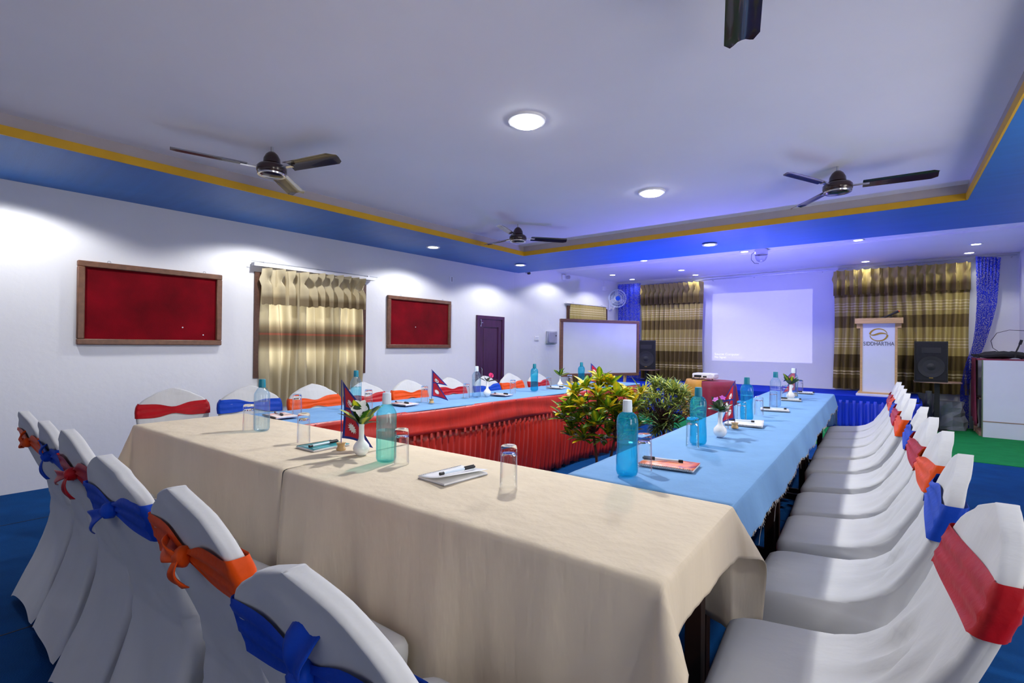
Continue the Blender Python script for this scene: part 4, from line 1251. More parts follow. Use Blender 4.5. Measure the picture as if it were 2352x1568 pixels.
def cover_mesh(seed):
    rnd = random.Random(seed)
    ph = [rnd.uniform(0, 6.3) for _ in range(8)]
    zs = [0, .05, .10, .16, .22, .28, .34, .39, .42, .44, .455, .465, .471, .476, .480, .484, .488, .493, .50, .511, .525, .542, .56, .585, .61, .645, .68, .72, .76, .80, .81, .825, .84, .855, .866, .877, .888, .898, .907, .914, .919, .923]
    rings = []
    for z in zs:
        ring = []
        for i, (x, y) in enumerate(section(z)):
            zz = z
            if z < .40:
                # hem lifts between the four feet
                w = interp(TW, z); yf = front(z); yr = interp(TR_, z)
                fx = min(1, abs(x) / w); fy = min(1, abs((y - (yf + yr) / 2) / ((yf - yr) / 2)))
                fro = fy > .97 and y > 0; rear = fy > .97 and y < 0
                if fro: h = .10 * (1 - fx ** 3)
                elif rear: h = .05 * (1 - fx ** 3)
                else: h = .15 * (1 - fy ** 3)
                zz = z + h * (1 - z / .40) + .006 * (1 - z / .4)
                # fabric pulled in between the feet
                pull = .02 * sin(PI * z / .4)
                if fro or rear: y += (-pull if y > 0 else pull) * (1 - fx ** 2)
                else: x += (-pull if x > 0 else pull) * (1 - fy ** 2)
                y += .004 * sin(14 * x + ph[0] + 9 * z); x += .004 * sin(16 * y + ph[1] + 7 * z)
            elif .47 < z < .80 and y > front(z) - .02:
                # drag folds fanning from seat to back
                k = exp(-((z - .57) / .10) ** 2) * max(0, 1 - (abs(x) / interp(TW, z)) ** 4)
                y += k * (.010 * sin(46 * x + 30 * (z - .5) * (1 if x > 0 else -1) + ph[2]) + .005 * sin(83 * x + ph[3]))
            elif .5 < z < .88:
                y += .003 * sin(31 * x + 17 * z + ph[4]); x += .002 * sin(40 * z + ph[5])
            elif z > .88:
                zz += .003 * sin(30 * x + ph[6])
            ring.append((x, y, zz))
        rings.append(ring)
    b = MB(); b.loops(rings, False, True)
    return b.mesh('cover', M['cover'], ang=75)
covers = [cover_mesh(k) for k in range(4)]
FCUT = .055      # the seats by the cream tables stop short of the hanging cloth
covers_short = [cover_mesh(k) for k in range(4)]
FCUT = 0.0
lg = MB(); lg.tube([(0, 0, .40), (0, 0, .0)], .010, 8); leg_me = lg.mesh('leg', M['black'])
lg = MB(); lg.tube([(0, .06, .40), (0, .03, .22), (0, -.03, .0)], .010, 8); legr_me = lg.mesh('leg', M['black'])
def sash_parts(par, mm, seed, front_pinch, knot, tails, zc=.72, hh=.068, tilt=0.0):
    rnd = random.Random(seed)
    ph = rnd.uniform(0, 6)
    nv = 9
    rings = []
    for j in range(nv):
        v = j / (nv - 1)
        ring = []
        base = section(zc)
        for i, (bx, by) in enumerate(base):
            pf = exp(-((bx - (front_pinch if i < 18 and front_pinch is not True else 0)) / (.06 if front_pinch is True or i >= 18 else .10)) ** 2)
            isf = i < 18; isr = 32 <= i < 50
            h = hh
            if isf and front_pinch: h *= 1 - .52 * pf
            if isr and knot: h *= 1 - .70 * pf
            z = zc + tilt * bx + (v - .5) * 2 * h + .006 * sin(bx * 9 + ph)
            pts = section(z, .006)
            x, y = pts[i]
            rip = .0035 * sin(v * 15 + ph + 6 * bx) + .004 * (pf if (isf and front_pinch) or (isr and knot) else 0)
            y += rip if y > interp(TFr, z) - .03 and isf else (-rip if isr else 0)
            ring.append((x, y, z))
        rings.append(ring)
    b = MB(); b.loops(rings)
    so = b.build('sash', mm, par, ang=80)
    if knot:
        kx, ky, kz = 0, interp(TR_, zc) - .016, zc
        b = MB()
        b.lathe([(0, -.022), (.011, -.019), (.018, -.009), (.0195, .002), (.016, .013), (.008, .02), (0, .022)], 16, (kx, ky, kz), rf=lambda a, z: 1 + .18 * sin(3 * a + 60 * z + ph))
        b.build('knot', mm, so)
        for (dx, dz, ln, wd) in tails:
            b = MB()
            def tf(u, v, dx=dx, dz=dz, ln=ln, wd=wd):
                s = v * ln
                nx_, nz_ = -dz, dx
                wv = lerp(.009, wd, min(1, v * 1.5))
                sag = -.05 * v * v * abs(dx) * ln
                return (kx + dx * s + nx_ * (u - .5) * 2 * wv, ky - .010 - .014 * sin(PI * v) - .006 * sin(u * 7 + v * 3) * v + .008 * v, kz + dz * s + nz_ * (u - .5) * 2 * wv + sag)
            b.grid(tf, 8, 10); solid(b.build('tail', mm, so, ang=80), .0025)
    return so
chair_n = [0]
def chair(x, y, rz, label, group, mm, front_pinch, knot, tails, zs=1.0, zc=.72, tilt=0.0):
    k = chair_n[0]; chair_n[0] += 1
    t = thing('banquet_chair', label, 'chair', (x, y, 0), rz, group)
    t.scale = (1, 1, zs)
    inst('cover', (covers_short if group == GF or k in (16, 17) else covers)[k % 4], t, Matrix.Identity(4))
    for lx, ly in ((-.165, .15), (.165, .15), (-.15, -.190), (.15, -.190)):
        inst('leg', legr_me if ly < 0 else leg_me, t, Matrix.Translation((lx, ly, 0)))
    sash_parts(t, mm, 11 + k, front_pinch, knot, tails, zc, .044 if front_pinch is True else .047, tilt)
    return t
RD, BL, OR = M['sred'], M['sblue'], M['sorange']
GF = 'white covered chairs along the cream tables'
ff = TR
fr_list = [
    (-.63, .34, ff + radians(2), BL, [(.25, .97, .085, .026), (-.2, -.98, .11, .028)]  , .77, 'white covered chair with a blue sash knotted behind, nearest in the front row'),
    (-1.161, .373, ff, OR, [(-.97, .10, .085, .024), (.15, -.97, .06, .022)], .775, 'white covered chair with an orange sash knotted behind, second in the front row'),
    (-1.621, .356, ff + radians(3), BL, [(-.90, -.42, .13, .028)], .775, 'white covered chair with a blue sash and short tail, third in the front row'),
    (-2.152, .375, ff, RD, [(-.95, -.18, .19, .026), (.1, -.99, .08, .026)], .775, 'white covered chair with a red sash and long tail, fourth in the front row'),
    (-2.65, .39, ff - radians(2), BL, [(-.3, .95, .05, .022), (.2, -.97, .09, .024)], .775, 'white covered chair with a blue sash, fifth in the front row, mostly hidden'),
    (-3.07, .385, ff, OR, [(-.95, -.1, .07, .024), (-.5, .8, .06, .02)], .775, 'white covered chair with an orange sash, last in the front row by the wall')]
for (x, y, rz, mm, tails, zc, lab) in fr_list:
    d = .272
    chair(x - sin(rz) * d, y + cos(rz) * d, rz, lab, GF, mm, False, True, tails, .975 if x < -2.5 else 1.0, zc)
GR = 'white covered chairs along the right row of tables'
rr_list = [((.159, 1.345), RD, 'white covered chair with a wide red sash, nearest in the right row'), ((.139, 1.874), BL, 'white covered chair with a blue sash, second in the right row'),
           ((.13, 2.381), OR, 'white covered chair with an orange sash, third in the right row'), ((.108, 2.818), RD, 'white covered chair with a red bow, fourth in the right row'),
           ((.09, 3.285), BL, 'white covered chair with a blue sash, fifth in the right row'), ((.05, 3.72), OR, 'white covered chair with an orange sash, sixth in the right row'),
           ((.028, 4.177), RD, 'white covered chair with a red sash, seventh in the right row'), ((.013, 4.61), BL, 'white covered chair with a blue sash, eighth in the right row'),
           ((-.002, 5.02), OR, 'white covered chair with an orange sash, ninth in the right row'), ((-.018, 5.437), RD, 'white covered chair with a red sash, last in the right row by the stage')]
for k, ((x, y), mm, lab) in enumerate(rr_list):
    rz = PI / 2 + TR + radians((3, -2, 1, 2, -1, 0, 1, -1, 0, 0)[k])
    d = .272
    chair(x - sin(rz) * d, y + cos(rz) * d, rz, lab, GR, mm, .17 if k else False, True, [(.5, -.85, .1, .026), (-.6, -.7, .09, .024)], 1.0, .775, 0)
GL = 'white covered chairs along the side wall'
ll = [((-3.78, 1.18), -PI / 2 - radians(14), RD, 'white covered chair with a red sash below the large velvet board'), ((-3.57, 1.57), -PI / 2 - radians(10), BL, 'white covered chair with a blue sash left of the curtained window'),
      ((-3.45, 1.975), -PI / 2 - radians(5), OR, 'white covered chair with an orange sash in front of the curtained window'), ((-3.45, 2.418), -PI / 2, RD, 'white covered chair with a red sash at the right edge of the curtained window'),
      ((-3.45, 2.87), -PI / 2, OR, 'white covered chair with an orange sash under the smaller velvet board, left one'), ((-3.45, 3.381), -PI / 2, RD, 'white covered chair with a red sash under the smaller velvet board, right one'),
      ((-3.45, 3.91), -PI / 2, BL, 'white covered chair with a blue sash in front of the dark door'), ((-3.45, 4.328), -PI / 2, OR, 'white covered chair with an orange sash just right of the dark door'),
      ((-3.45, 4.84), -PI / 2, RD, 'white covered chair with a red sash, last by the side wall before the whiteboard')]
for k, ((x, y), rz, mm, lab) in enumerate(ll):
    d = .272
    chair(x - sin(rz) * d, y + cos(rz) * d, rz, lab, GL, mm, True, True, [(.3, -.95, .1, .026)], (.985, .99, .985, .97, .97, .965, .955, .965, .95)[k], .785, 0)

# ------------------------------------------------------------------ bottles, tumblers, note pads, pens
zt = .7655
def bottle(x, y, kind, body, water, capm, label, level=.15):
    t = thing('water_bottle', label, 'bottle', (x, y, zt), random.uniform(0, 6), 'plastic water bottles on the tables')
    if kind == 'A':      # fluted with sloping shoulders
        prof = [(0, .004), (.026, 0), (.034, .004), (.0365, .014), (.0365, .06), (.0365, .12), (.0365, .184), (.0350, .192), (.0255, .208), (.0165, .220), (.0145, .224)]
        rf = lambda a, z: 1 + (.035 * cos(12 * a) if .01 < z < .188 else 0)
    else:                # round shoulders, slight waist with pressed ovals
        prof = [(0, .004), (.026, 0), (.034, .004), (.0378, .016), (.0375, .05), (.0366, .075), (.0345, .100), (.0362, .125), (.0372, .15), (.0374, .18), (.0362, .195), (.0320, .208), (.0255, .215), (.0180, .220), (.0155, .223)]
        rf = lambda a, z: 1 - (.07 * max(0, cos(3 * a)) * exp(-((z - .145) / .024) ** 2) + .07 * max(0, cos(3 * a + PI)) * exp(-((z - .06) / .024) ** 2))
    b = MB(); b.lathe(prof, 56, rf=rf); b.build('body', body, t, ang=60)
    wp = [(0, .006)] + [(r_ * .965, z + .003) for r_, z in prof[1:] if z < level] + [(interp([(q[1], q[0]) for q in prof[1:]], level) * .965, level), (0, level)]
    b = MB(); b.lathe(wp, 40, rf=rf); b.build('water', water, t, ang=60)
    b = MB(); b.lathe([(.0150, .219), (.0168, .220), (.0166, .238), (.0156, .260), (.0145, .262), (0, .262)], 40, rf=lambda a, z: 1 + .012 * cos(30 * a)); b.build('cap', capm, t, ang=50)
    return t
bottle(-2.556, 1.188, 'A', M['petA'], M['watA'], M['teal'], 'pale blue fluted bottle with a teal cap at the left of the cream table', .15)
bottle(-1.548, 1.19, 'A', M['petT'], M['watT'], M['capw'], 'sea green fluted bottle with a pale cap on the cream table', .12)
bottle(-.752, 1.608, 'B', M['petC'], M['watC'], M['capw'], 'bright cyan bottle with a white cap, nearest on the blue table', .115)
bottle(-.738, 2.331, 'B', M['petC'], M['watC'], M['teal'], 'cyan bottle with a teal cap behind a tumbler, second on the right blue table', .12)
bottle(-.751, 3.30, 'B', M['petC'], M['watC'], M['teal'], 'cyan bottle with a teal cap beyond the violet flowers, right blue table', .15)
bottle(-.752, 4.189, 'A', M['petA'], M['watA'], M['teal'], 'pale fluted bottle with a teal cap, right blue table', .13)
bottle(-.757, 5.011, 'A', M['petA'], M['watA'], M['capw'], 'pale fluted bottle with a white cap behind the farthest vase on the right table', .13)
bottle(-2.918, 1.985, 'A', M['petA'], M['watC'], M['teal'], 'pale blue fluted bottle with a teal cap behind the white flower, left blue table', .15)
bottle(-2.818, 3.091, 'A', M['petA'], M['watA'], M['capw'], 'pale fluted bottle with a white cap before the dark door, left blue table', .15)
bottle(-2.803, 3.907, 'B', M['petC'], M['watC'], M['teal'], 'cyan bottle with a teal cap alone on the far left blue table', .15)
bottle(-2.724, 4.669, 'B', M['petC'], M['watC'], M['teal'], 'cyan bottle with a teal cap in front of the whiteboard', .15)

gl = MB(); gl.lathe([(0, .108), (.020, .1075), (.0240, .100), (.0268, .0012), (.0276, 0), (.0284, .0012), (.0262, .122), (.0240, .1305), (.020, .1325), (0, .1315)], 48)
glass_me = gl.mesh('tumbler', [M['glass'], M['glassbase']], ang=50)
for p_ in glass_me.polygons: p_.material_index = 1 if p_.center.z > .102 else 0
for i, (x, y, lab) in enumerate([(-2.604, 1.145, 'clear tumbler upside down left of the pale blue bottle on the cream table'), (-2.905, 1.562, 'clear upside-down tumbler beside the first note pad on the left blue table'),
        (-2.112, 1.168, 'clear upside-down tumbler behind the teal note pad on the cream table'), (-1.472, 1.202, 'clear upside-down tumbler touching the sea green bottle'),
        (-.979, 1.23, 'clear upside-down tumbler alone at the right of the cream table'), (-2.856, 2.043, 'clear upside-down tumbler just right of the bottle behind the white flower'),
        (-2.879, 2.568, 'clear upside-down tumbler left of the flag on the left blue table'), (-2.834, 2.985, 'clear upside-down tumbler left of the white-capped bottle before the door'),
        (-2.798, 3.564, 'clear upside-down tumbler between the pink flower and the cyan bottle'), (-.733, 1.71, 'clear upside-down tumbler standing before the orange printed note pad'),
        (-.737, 2.25, 'clear upside-down tumbler in front of the second cyan bottle'), (-.758, 3.202, 'clear upside-down tumbler left of the third cyan bottle'),
        (-.741, 3.584, 'clear upside-down tumbler right of the third cyan bottle'), (-.753, 4.117, 'clear upside-down tumbler left of the pale fluted bottle on the right table'),
        (-.783, 4.753, 'clear upside-down tumbler left of the farthest vase on the right table'), (-.77, 2.86, 'clear upside-down tumbler behind the vase of violet flowers'),
        (-.791, 5.62, 'clear upside-down tumbler farthest on the right blue table'), (-2.779, 4.12, 'clear upside-down tumbler just right of the lone cyan bottle, far left table'),
        (-2.826, 4.60, 'clear upside-down tumbler right of the farthest left vase')]):
    o = bpy.data.objects.new('tumbler', glass_me); COL.objects.link(o); o.location = (x, y, zt + .0005)
    o.scale = (1, 1, 1 if y < 2.4 else .93)
    tag(o, lab, 'glass', 'upside-down tumblers on the tables')

def notepad(x, y, rz, cov, label, coil='black', w=.20, h=.135, lift=0, back='paper'):
    t = thing('notepad', label, 'notebook', (x, y, zt), rz, 'spiral note pads on the tables')
    b = MB(); b.box(-w / 2, w / 2, -h / 2, h / 2, 0, .0018); b.build('back_board', M['flagb'] if back == 'blue' else M['steel'], t, smooth=False)
    b = MB(); b.box(-w / 2 + .002, w / 2 - .002, -h / 2 + .004, h / 2 - .002, .0018, .007); b.build('pages', M['paper'], t, smooth=False)
    b = MB()
    def cf(u, v):
        return ((u - .5) * w, lerp(-h / 2, h / 2, v), .0078 + lift * v * v * (.4 + .6 * u) )
    b.grid(cf, 8, 8); solid(b.build('cover', cov, t, ang=80), .0008, 1)
    b = MB()
    n = 26
    for k in range(n):
        xx = lerp(-w / 2 + .008, w / 2 - .008, k / (n - 1))
        b.tube([(xx, -h / 2 + .003 + .0055 * cos(a), .005 + .0055 * sin(a)) for a in [2 * PI * q / 8 for q in range(8)]], .0009, 4, True)
    b.build('coil', M['black'] if coil == 'black' else (M['steel'] if coil == 'steel' else M['whitep']), t)
    return t
def pen(x, y, z, rz, label, ty=0.0):
    t = thing('pen', label, 'pen', (x, y, z), rz, 'black and clear pens on the note pads')
    t.rotation_euler = (0, ty, rz)
    q = Matrix.Rotation(PI / 2, 4, 'Y')
    b = MB(); b.lathe([(.0042, -.062), (.0044, .03)], 12, mtx=q); b.build('barrel', M['capw'], t)
    b = MB(); b.lathe([(0, .028), (.0054, .029), (.0056, .07), (.004, .076), (0, .077)], 12, mtx=q); b.box(.03, .072, -.0015, .0015, .004, .0075); b.build('cap', M['black'], t)
    b = MB(); b.lathe([(0, -.075), (.0055, -.074), (.0055, -.058), (0, -.057)], 12, mtx=q); b.build('end_grip', M['black'], t)
    return t
PZ = zt + .0145
def pad_pen(x, y, rz, cov, lab, plab, prz, px=0, py=0, **k):
    notepad(x, y, rz, cov, lab, **k)
    c, s = cos(rz), sin(rz)
    pen(x + c * px - s * py, y + s * px + c * py, PZ + k.get('lift', 0) * .45, rz + prz, plab)
pad_pen(-1.968, 1.178, -PI / 2 + radians(2), M['c_teal'], 'teal spiral note pad with a black coil on the cream table', 'pen on the teal note pad', radians(186), 0, .005, w=.175)
pad_pen(-1.20, 1.205, -PI / 2 - radians(3), M['c_white'], 'white spiral note pad with a lifted cover on the cream table', 'pen on the white note pad with the lifted cover', radians(176), 0, .02, coil='white', lift=.022)
pad_pen(-.69, 1.845, radians(7), M['c_orange'], 'orange and blue printed spiral note pad, nearest on the right blue table', 'pen on the orange and blue note pad', radians(188), -.03, .02, coil='steel')
pad_pen(-.715, 3.08, radians(8), M['c_white'], 'white note pad with a curled corner beside the wooden flag base', 'pen on the note pad with a curled corner', radians(182), -.02, 0, lift=.018)
pad_pen(-.71, 3.93, radians(12), M['c_white'], 'plain white note pad left of the pale fluted bottle, right table', 'pen on the plain white note pad on the right table', radians(182), 0, 0, coil='steel', w=.18)
pad_pen(-.735, 4.76, radians(8), M['c_white'], 'white note pad under the farthest vase on the right table', 'pen on the pad at the farthest right vase', radians(182), 0, 0, w=.15)
pad_pen(-.735, 5.57, radians(6), M['c_white'], 'white note pad farthest along the right blue table', 'pen on the farthest right note pad', radians(182), 0, 0, w=.13)
pad_pen(-2.962, 1.487, radians(-4), M['c_red'], 'red and white note pad at the corner of the left blue table', 'pen on the red and white corner pad', radians(-6), -.02, 0, back='blue')
pad_pen(-2.876, 2.365, radians(4), M['c_red'], 'red and white note pad left of the flag on the left blue table', 'pen on the red and white pad left of the flag', radians(-4), -.02, 0, back='blue', w=.18)
pad_pen(-2.78, 3.374, radians(6), M['c_red'], 'red and white note pad right of the pink flower', 'pen on the red and white pad right of the pink flower', radians(-4), 0, 0, back='blue', w=.17)
pad_pen(-2.817, 4.324, radians(6), M['c_white'], 'white note pad in front of the farthest left vase', 'pen on the pad at the farthest left vase', radians(4), 0, 0, w=.17)

# ------------------------------------------------------------------ leaves
def leaf_mesh(name, ln, wd, droop, mm, fold=.25, nu=4, nv=7, wavy=0.0):
    me = bpy.data.meshes.new(name)
    vs, fs, uvs = [], [], []
    for j in range(nv + 1):
        v = j / nv
        w = wd * (sin(PI * min(1, v * .92 + .06)) ** .8) * (1 if v < .95 else .3)
        if j == nv: w = wd * .02
        for i in range(nu + 1):
            u = i / nu
            x = (u - .5) * 2 * w
            vs.append((x, ln * v, -droop * v * v + abs(x) * fold + wavy * sin(v * 14 + i)))
            uvs.append((u, v))
    for j in range(nv):
        for i in range(nu):
            a = j * (nu + 1) + i
            fs.append((a, a + 1, a + nu + 2, a + nu + 1))
    me.from_pydata(vs, [], fs)
    uvl = me.uv_layers.new(name='UVMap')
    for p in me.polygons:
        for li in p.loop_indices: uvl.data[li].uv = uvs[me.loops[li].vertex_index]
    me.materials.append(mm)
    me.polygons.foreach_set('use_smooth', [True] * len(me.polygons))
    return me
def aim(p, d, roll=0.0, sc=1.0):
    """matrix that lays +Y along d with +Z as near up as possible"""
    y = Vector(d).normalized()
    z = Vector((0, 0, 1)) - y * y.z
    if z.length < 1e-3: z = Vector((1, 0, 0))
    z.normalize(); x = y.cross(z)
    R = Matrix((x, y, z)).transposed().to_4x4()
    return Matrix.Translation(p) @ R @ Matrix.Rotation(roll, 4, 'Y') @ Matrix.Scale(sc, 4)

# vases with flowers
vs_me = MB(); vs_me.lathe([(0, .002), (.016, 0), (.020, .003), (.029, .014), (.0325, .028), (.030, .041), (.021, .053), (.0125, .062), (.0105, .075), (.0105, .115), (.0118, .126), (.0108, .1265), (.009, .122), (.009, .07), (0, .065)], 36)
vase_me = vs_me.mesh('vase', M['porc'], ang=60)
sp_leaf = [leaf_mesh('leaf', .10, .021, .014, M['l_spot']), leaf_mesh('leaf', .085, .02, .018, M['l_dk'])]
br_leaf = [leaf_mesh('leaf', .09, .009, .022, M['l_drk2'])]
def flower(par, p, d, mm, r=.018, n=5, cup=.08):
    b = MB()
    for k in range(n):
        a0 = 2 * PI * k / n
        def pf(u, v, a0=a0):
            rr = r * v; w = .42 * r * sin(PI * min(.97, v * .85 + .08))
            return (cos(a0) * rr - sin(a0) * (u - .5) * 2 * w, sin(a0) * rr + cos(a0) * (u - .5) * 2 * w, cup * rr * v + .15 * abs(u - .5) * r)
        b.grid(pf, 3, 4)
    o = b.build('blossom', mm, par, ang=80)
    y = Vector(d).normalized(); z = y; x = z.orthogonal().normalized(); yy = z.cross(x)
    R = Matrix((x, yy, z)).transposed().to_4x4()
    o.matrix_local = Matrix.Translation(p) @ R
    return o
def vase(x, y, label, leaves, nl, blooms, sc=1.0, seed=0, spread=1.0):
    rnd = random.Random(seed)
    t = thing('flower_vase', label, 'vase', (x, y, zt), 0, 'white bud vases with flowers on the tables')
    t.scale = (sc, sc, sc)
    inst('vase', vase_me, t, Matrix.Identity(4))
    for k in range(nl):
        a = 2 * PI * k / nl + rnd.uniform(-.3, .3); el = rnd.uniform(.35, 1.25)
        d = Vector((cos(a) * cos(el) * spread, sin(a) * cos(el) * spread, sin(el)))
        p = Vector((0, 0, .118)) + d * rnd.uniform(.0, .022)
        inst('leaf', leaves[k % len(leaves)], t, aim(p, d, rnd.uniform(-.4, .4), rnd.uniform(.8, 1.15)))
    for (p, d, mm, r, n) in blooms:
        b = MB(); b.tube([(0, 0, .09), (p[0] * .4, p[1] * .4, lerp(.09, p[2], .6)), p], .0016, 6); b.build('stem', M['stemg'], t)
        flower(t, p, d, mm, r, n)
    return t
# direction towards the camera from the first vase is roughly (.8,-.56)
vase(-1.706, 1.189, 'white bud vase with a white flower and gold-spotted leaves on the cream table', sp_leaf, 13, [((.018, -.022, .196), (.7, -.6, .5), M['petw'], .034, 5), ((.02, -.02, .165), (.8, -.5, 0), M['petw'], .009, 5)], 1.0, 3, .9)
vase(-2.82, 3.232, 'white bud vase with a pink flower before the dark door', br_leaf, 12, [((.012, .035, .178), (.8, -.3, .4), M['petp'], .024, 9), ((.018, .04, .174), (.8, .3, .1), M['petp'], .02, 8)], 1.0, 5, 1.0)
vase(-.713, 2.595, 'white bud vase with violet flowers on the right blue table', [sp_leaf[1], leaf_mesh('leaf', .05, .012, .02, M['l_dk'])], 20, [((-.02, -.01, .185), (-.3, -.6, .7), M['petv'], .017, 5), ((.01, .0, .195), (.4, -.5, .7), M['petv'], .016, 5), ((.03, .0, .165), (.8, -.3, .3), M['petw'], .01, 5)], 1.0, 8, .95)
vase(-.756, 4.87, 'white bud vase with purple and green sprigs, farthest on the right table', sp_leaf + br_leaf, 14, [((-.02, -.01, .18), (-.3, -.6, .7), M['petv'], .012, 5)], 1.0, 12, .8)
vase(-2.861, 4.457, 'white bud vase with green leaves, farthest on the left table', sp_leaf, 9, [], .95, 15, .8)

# table flags: double-pennant crimson flags with blue border on a turned wooden foot
def flag(x, y, rz, label, sc=1.0, wave=1.0, fold=1.0):
    t = thing('table_flag', label, 'flag', (x, y, zt), rz, 'small double-pennant table flags')
    b = MB(); b.lathe([(0, 0), (.0185, 0), (.0195, .004), (.0185, .008), (.0145, .014), (.0150, .022), (.0185, .027), (.019, .031), (0, .031)], 28); b.build('foot', M['bead'], t)
    b = MB(); b.tube([(0, 0, .03), (0, 0, .055 + .2 * sc)], .0018, 8); b.build('pole', M['flagb'], t)
    H_, Wd = .20 * sc, .125 * sc
    z0 = .05
    def width(f):
        return (1 - .66 * (f / .5)) if f <= .5 else .94 * (1 - (f - .5) / .5)
    def surf(f, u, off):
        w = width(f) * Wd
        xx = u * w
        s = xx / Wd
        yb = wave * (.012 * sin(s * 5 + f * 3) + .02 * s * s)
        return (.003 + xx * fold, yb + off, z0 + f * H_ - .16 * xx * (1 if f < .5 else .5) - .10 * xx * s)
    def sheet(nm, mm, mrg, off, parent):
        b = MB()
        for lo, hi in ((0, .5), (.5001, 1)):
            mt = mrg / H_
            vs = []; nr, nc = 12, 10
            for j in range(nr + 1):
                f = lerp(lo + mt, hi - (mt * 2.6 if hi == 1 else 0), j / nr)
                w = width(f) * Wd
                for i in range(nc + 1):
                    u0 = mrg / max(w, .001); u1 = 1 - 1.35 * mrg / max(w, .001)
                    u = lerp(min(u0, .5) if mrg else 0, max(u1, .5) if mrg else 1, i / nc)
                    vs.append(surf(f, u, off))
            b.add(vs, [(j * (nc + 1) + i, j * (nc + 1) + i + 1, (j + 1) * (nc + 1) + i + 1, (j + 1) * (nc + 1) + i) for j in range(nr) for i in range(nc)])
        return b.build(nm, mm, parent, ang=80)
    fo = sheet('flag_cloth', M['flagb'], 0, 0, t)
    for off in (-.0008, .0008): sheet('field', M['flagr'], .0085 * sc, off, fo)
    for off in (-.0016, .0016):
        b = MB()
        def emb(cf, cu, rad, npt, inner):
            pts = []
            for k in range(npt * 2):
                a = PI * k / npt; r_ = rad if k % 2 == 0 else rad * inner
                f = cf + r_ * sin(a) / H_; w = width(cf) * Wd
                pts.append(surf(f, cu + r_ * cos(a) / w * (width(cf) / width(f)) * 1.0, off))
            c_ = surf(cf, cu, off)
            b.add([c_] + pts, [(0, 1 + k, 1 + (k + 1) % len(pts)) for k in range(len(pts))])
        emb(.2, .40, .019 * sc, 12, .62)
        emb(.64, .38, .011 * sc, 8, .7)
        # crescent under the moon
        pts = []
        for k in range(13):
            a = PI + PI * k / 12
            for r_, dy in ((.019 * sc, 0), (.0165 * sc, .005)):
                f = .63 + (r_ * sin(a) + dy) / H_; w = width(f) * Wd
                pts.append(surf(f, .38 + r_ * cos(a) / w * .8, off))
        b.add(pts, [(2 * k, 2 * k + 2, 2 * k + 3, 2 * k + 1) for k in range(12)])
        b.build('emblem', M['petw'], fo, ang=80)
    return t
flag(-1.852, 1.191, radians(30), 'crimson double-pennant flag drooping beside the white flower on the cream table', 1.2, 1.3, .9)
flag(-2.799, 2.567, radians(38), 'crimson double-pennant flag spread open on the left blue table', 1.0, .5, 1.0)
flag(-.725, 2.92, radians(180), 'crimson flag folded behind the violet flowers on the right table', 1.05, 1.0, .55)
flag(-.765, 5.2, radians(200), 'blue bordered flag behind the farthest vase on the right table', 1.0, .8, .9)
flag(-2.659, 4.76, radians(38), 'blue bordered flag half hidden by the broad-leaved plant', 1.0, .5, 1.0)

# ------------------------------------------------------------------ potted plants
def pot(t, r, h):
    b = MB(); b.lathe([(0, 0), (r * .68, 0), (r * .92, h * .82), (r, h * .82), (r, h), (r * .9, h), (r * .87, h * .9), (0, h * .88)], 28); b.build('pot', M['terra'], t)
    b = MB(); b.lathe([(r * .88, h * .885), (0, h * .92)], 20); b.build('soil', M['soil'], t)
rnd = random.Random(42)
t = thing('potted_plant', 'broad-leaved yellow and green croton in a pot, between the table rows', 'plant', (-1.76, 3.32, 0), 0, 'croton plants standing between the tables')
pot(t, .15, .28)
cro = [leaf_mesh('leaf', .105, .022, .022, M['l_yel']), leaf_mesh('leaf', .11, .023, .016, M['l_lime']), leaf_mesh('leaf', .10, .022, .03, M['l_grn']), leaf_mesh('leaf', .09, .020, .02, M['l_lime'])]
ex = Vector((.785, .62, 0)); ey = Vector((-.62, .785, 0))      # picture right, picture depth
# rosette centres: (right, depth, height)
ros = [(-.02, 0, .97), (.07, .03, .93), (-.12, -.02, .91), (-.05, -.10, .86), (.10, -.08, .84), (.0, .1, .90), (-.20, .02, .86), (-.24, -.03, .77), (.18, .05, .85), (.20, -.05, .77),
       (.29, 0, .87), (-.28, .04, .70), (-.16, -.11, .78), (.03, -.13, .76), (.13, .11, .76), (-.10, .13, .78), (-.18, -.05, .66), (-.06, -.13, .67), (.09, -.10, .67), (.21, .04, .69),
       (-.22, .05, .58), (-.14, -.08, .56), (.14, -.06, .58), (.25, -.02, .63), (.02, .1, .64), (.05, -.02, .55), (-.02, .02, .80)]
base = [Vector((-.03, 0, .26)), Vector((.03, .02, .26))]
fork = [base[0] + ex * -.035 + Vector((0, 0, .30)), base[1] + ex * .06 + Vector((0, 0, .24))]
for k in range(2):
    b = MB(); b.tube([base[k], lerp(base[k], fork[k], .5) + ex * .005, fork[k]], [.011, .010, .009], 8); b.build('stem', M['bark'], t)
for k, (a, d_, z) in enumerate(ros):
    c = ex * a + ey * d_ + Vector((0, 0, z))
    f = fork[0] if a < .06 else fork[1]
    b = MB(); b.tube([f, lerp(f, c, .5) + Vector((0, 0, -.03)), c + Vector((0, 0, -.02))], [.006, .005, .003], 6); b.build('branch', M['bark'], t)
    n = 11
    for i in range(n):
        az = 2 * PI * i / n + rnd.uniform(-.3, .3); el = rnd.uniform(-.05, .75) if i % 3 else rnd.uniform(.8, 1.2)
        d = Vector((cos(az) * cos(el), sin(az) * cos(el), sin(el)))
        pick = rnd.random() + (z - .70) * 1.3
        me = cro[0] if pick > .72 else (cro[1] if pick > .42 else (cro[3] if pick > .25 else cro[2]))
        inst('leaf', me, t, aim(c + d * .008 + Vector((0, 0, rnd.uniform(-.03, .01))), d, rnd.uniform(-.3, .3), rnd.uniform(.85, 1.25)))
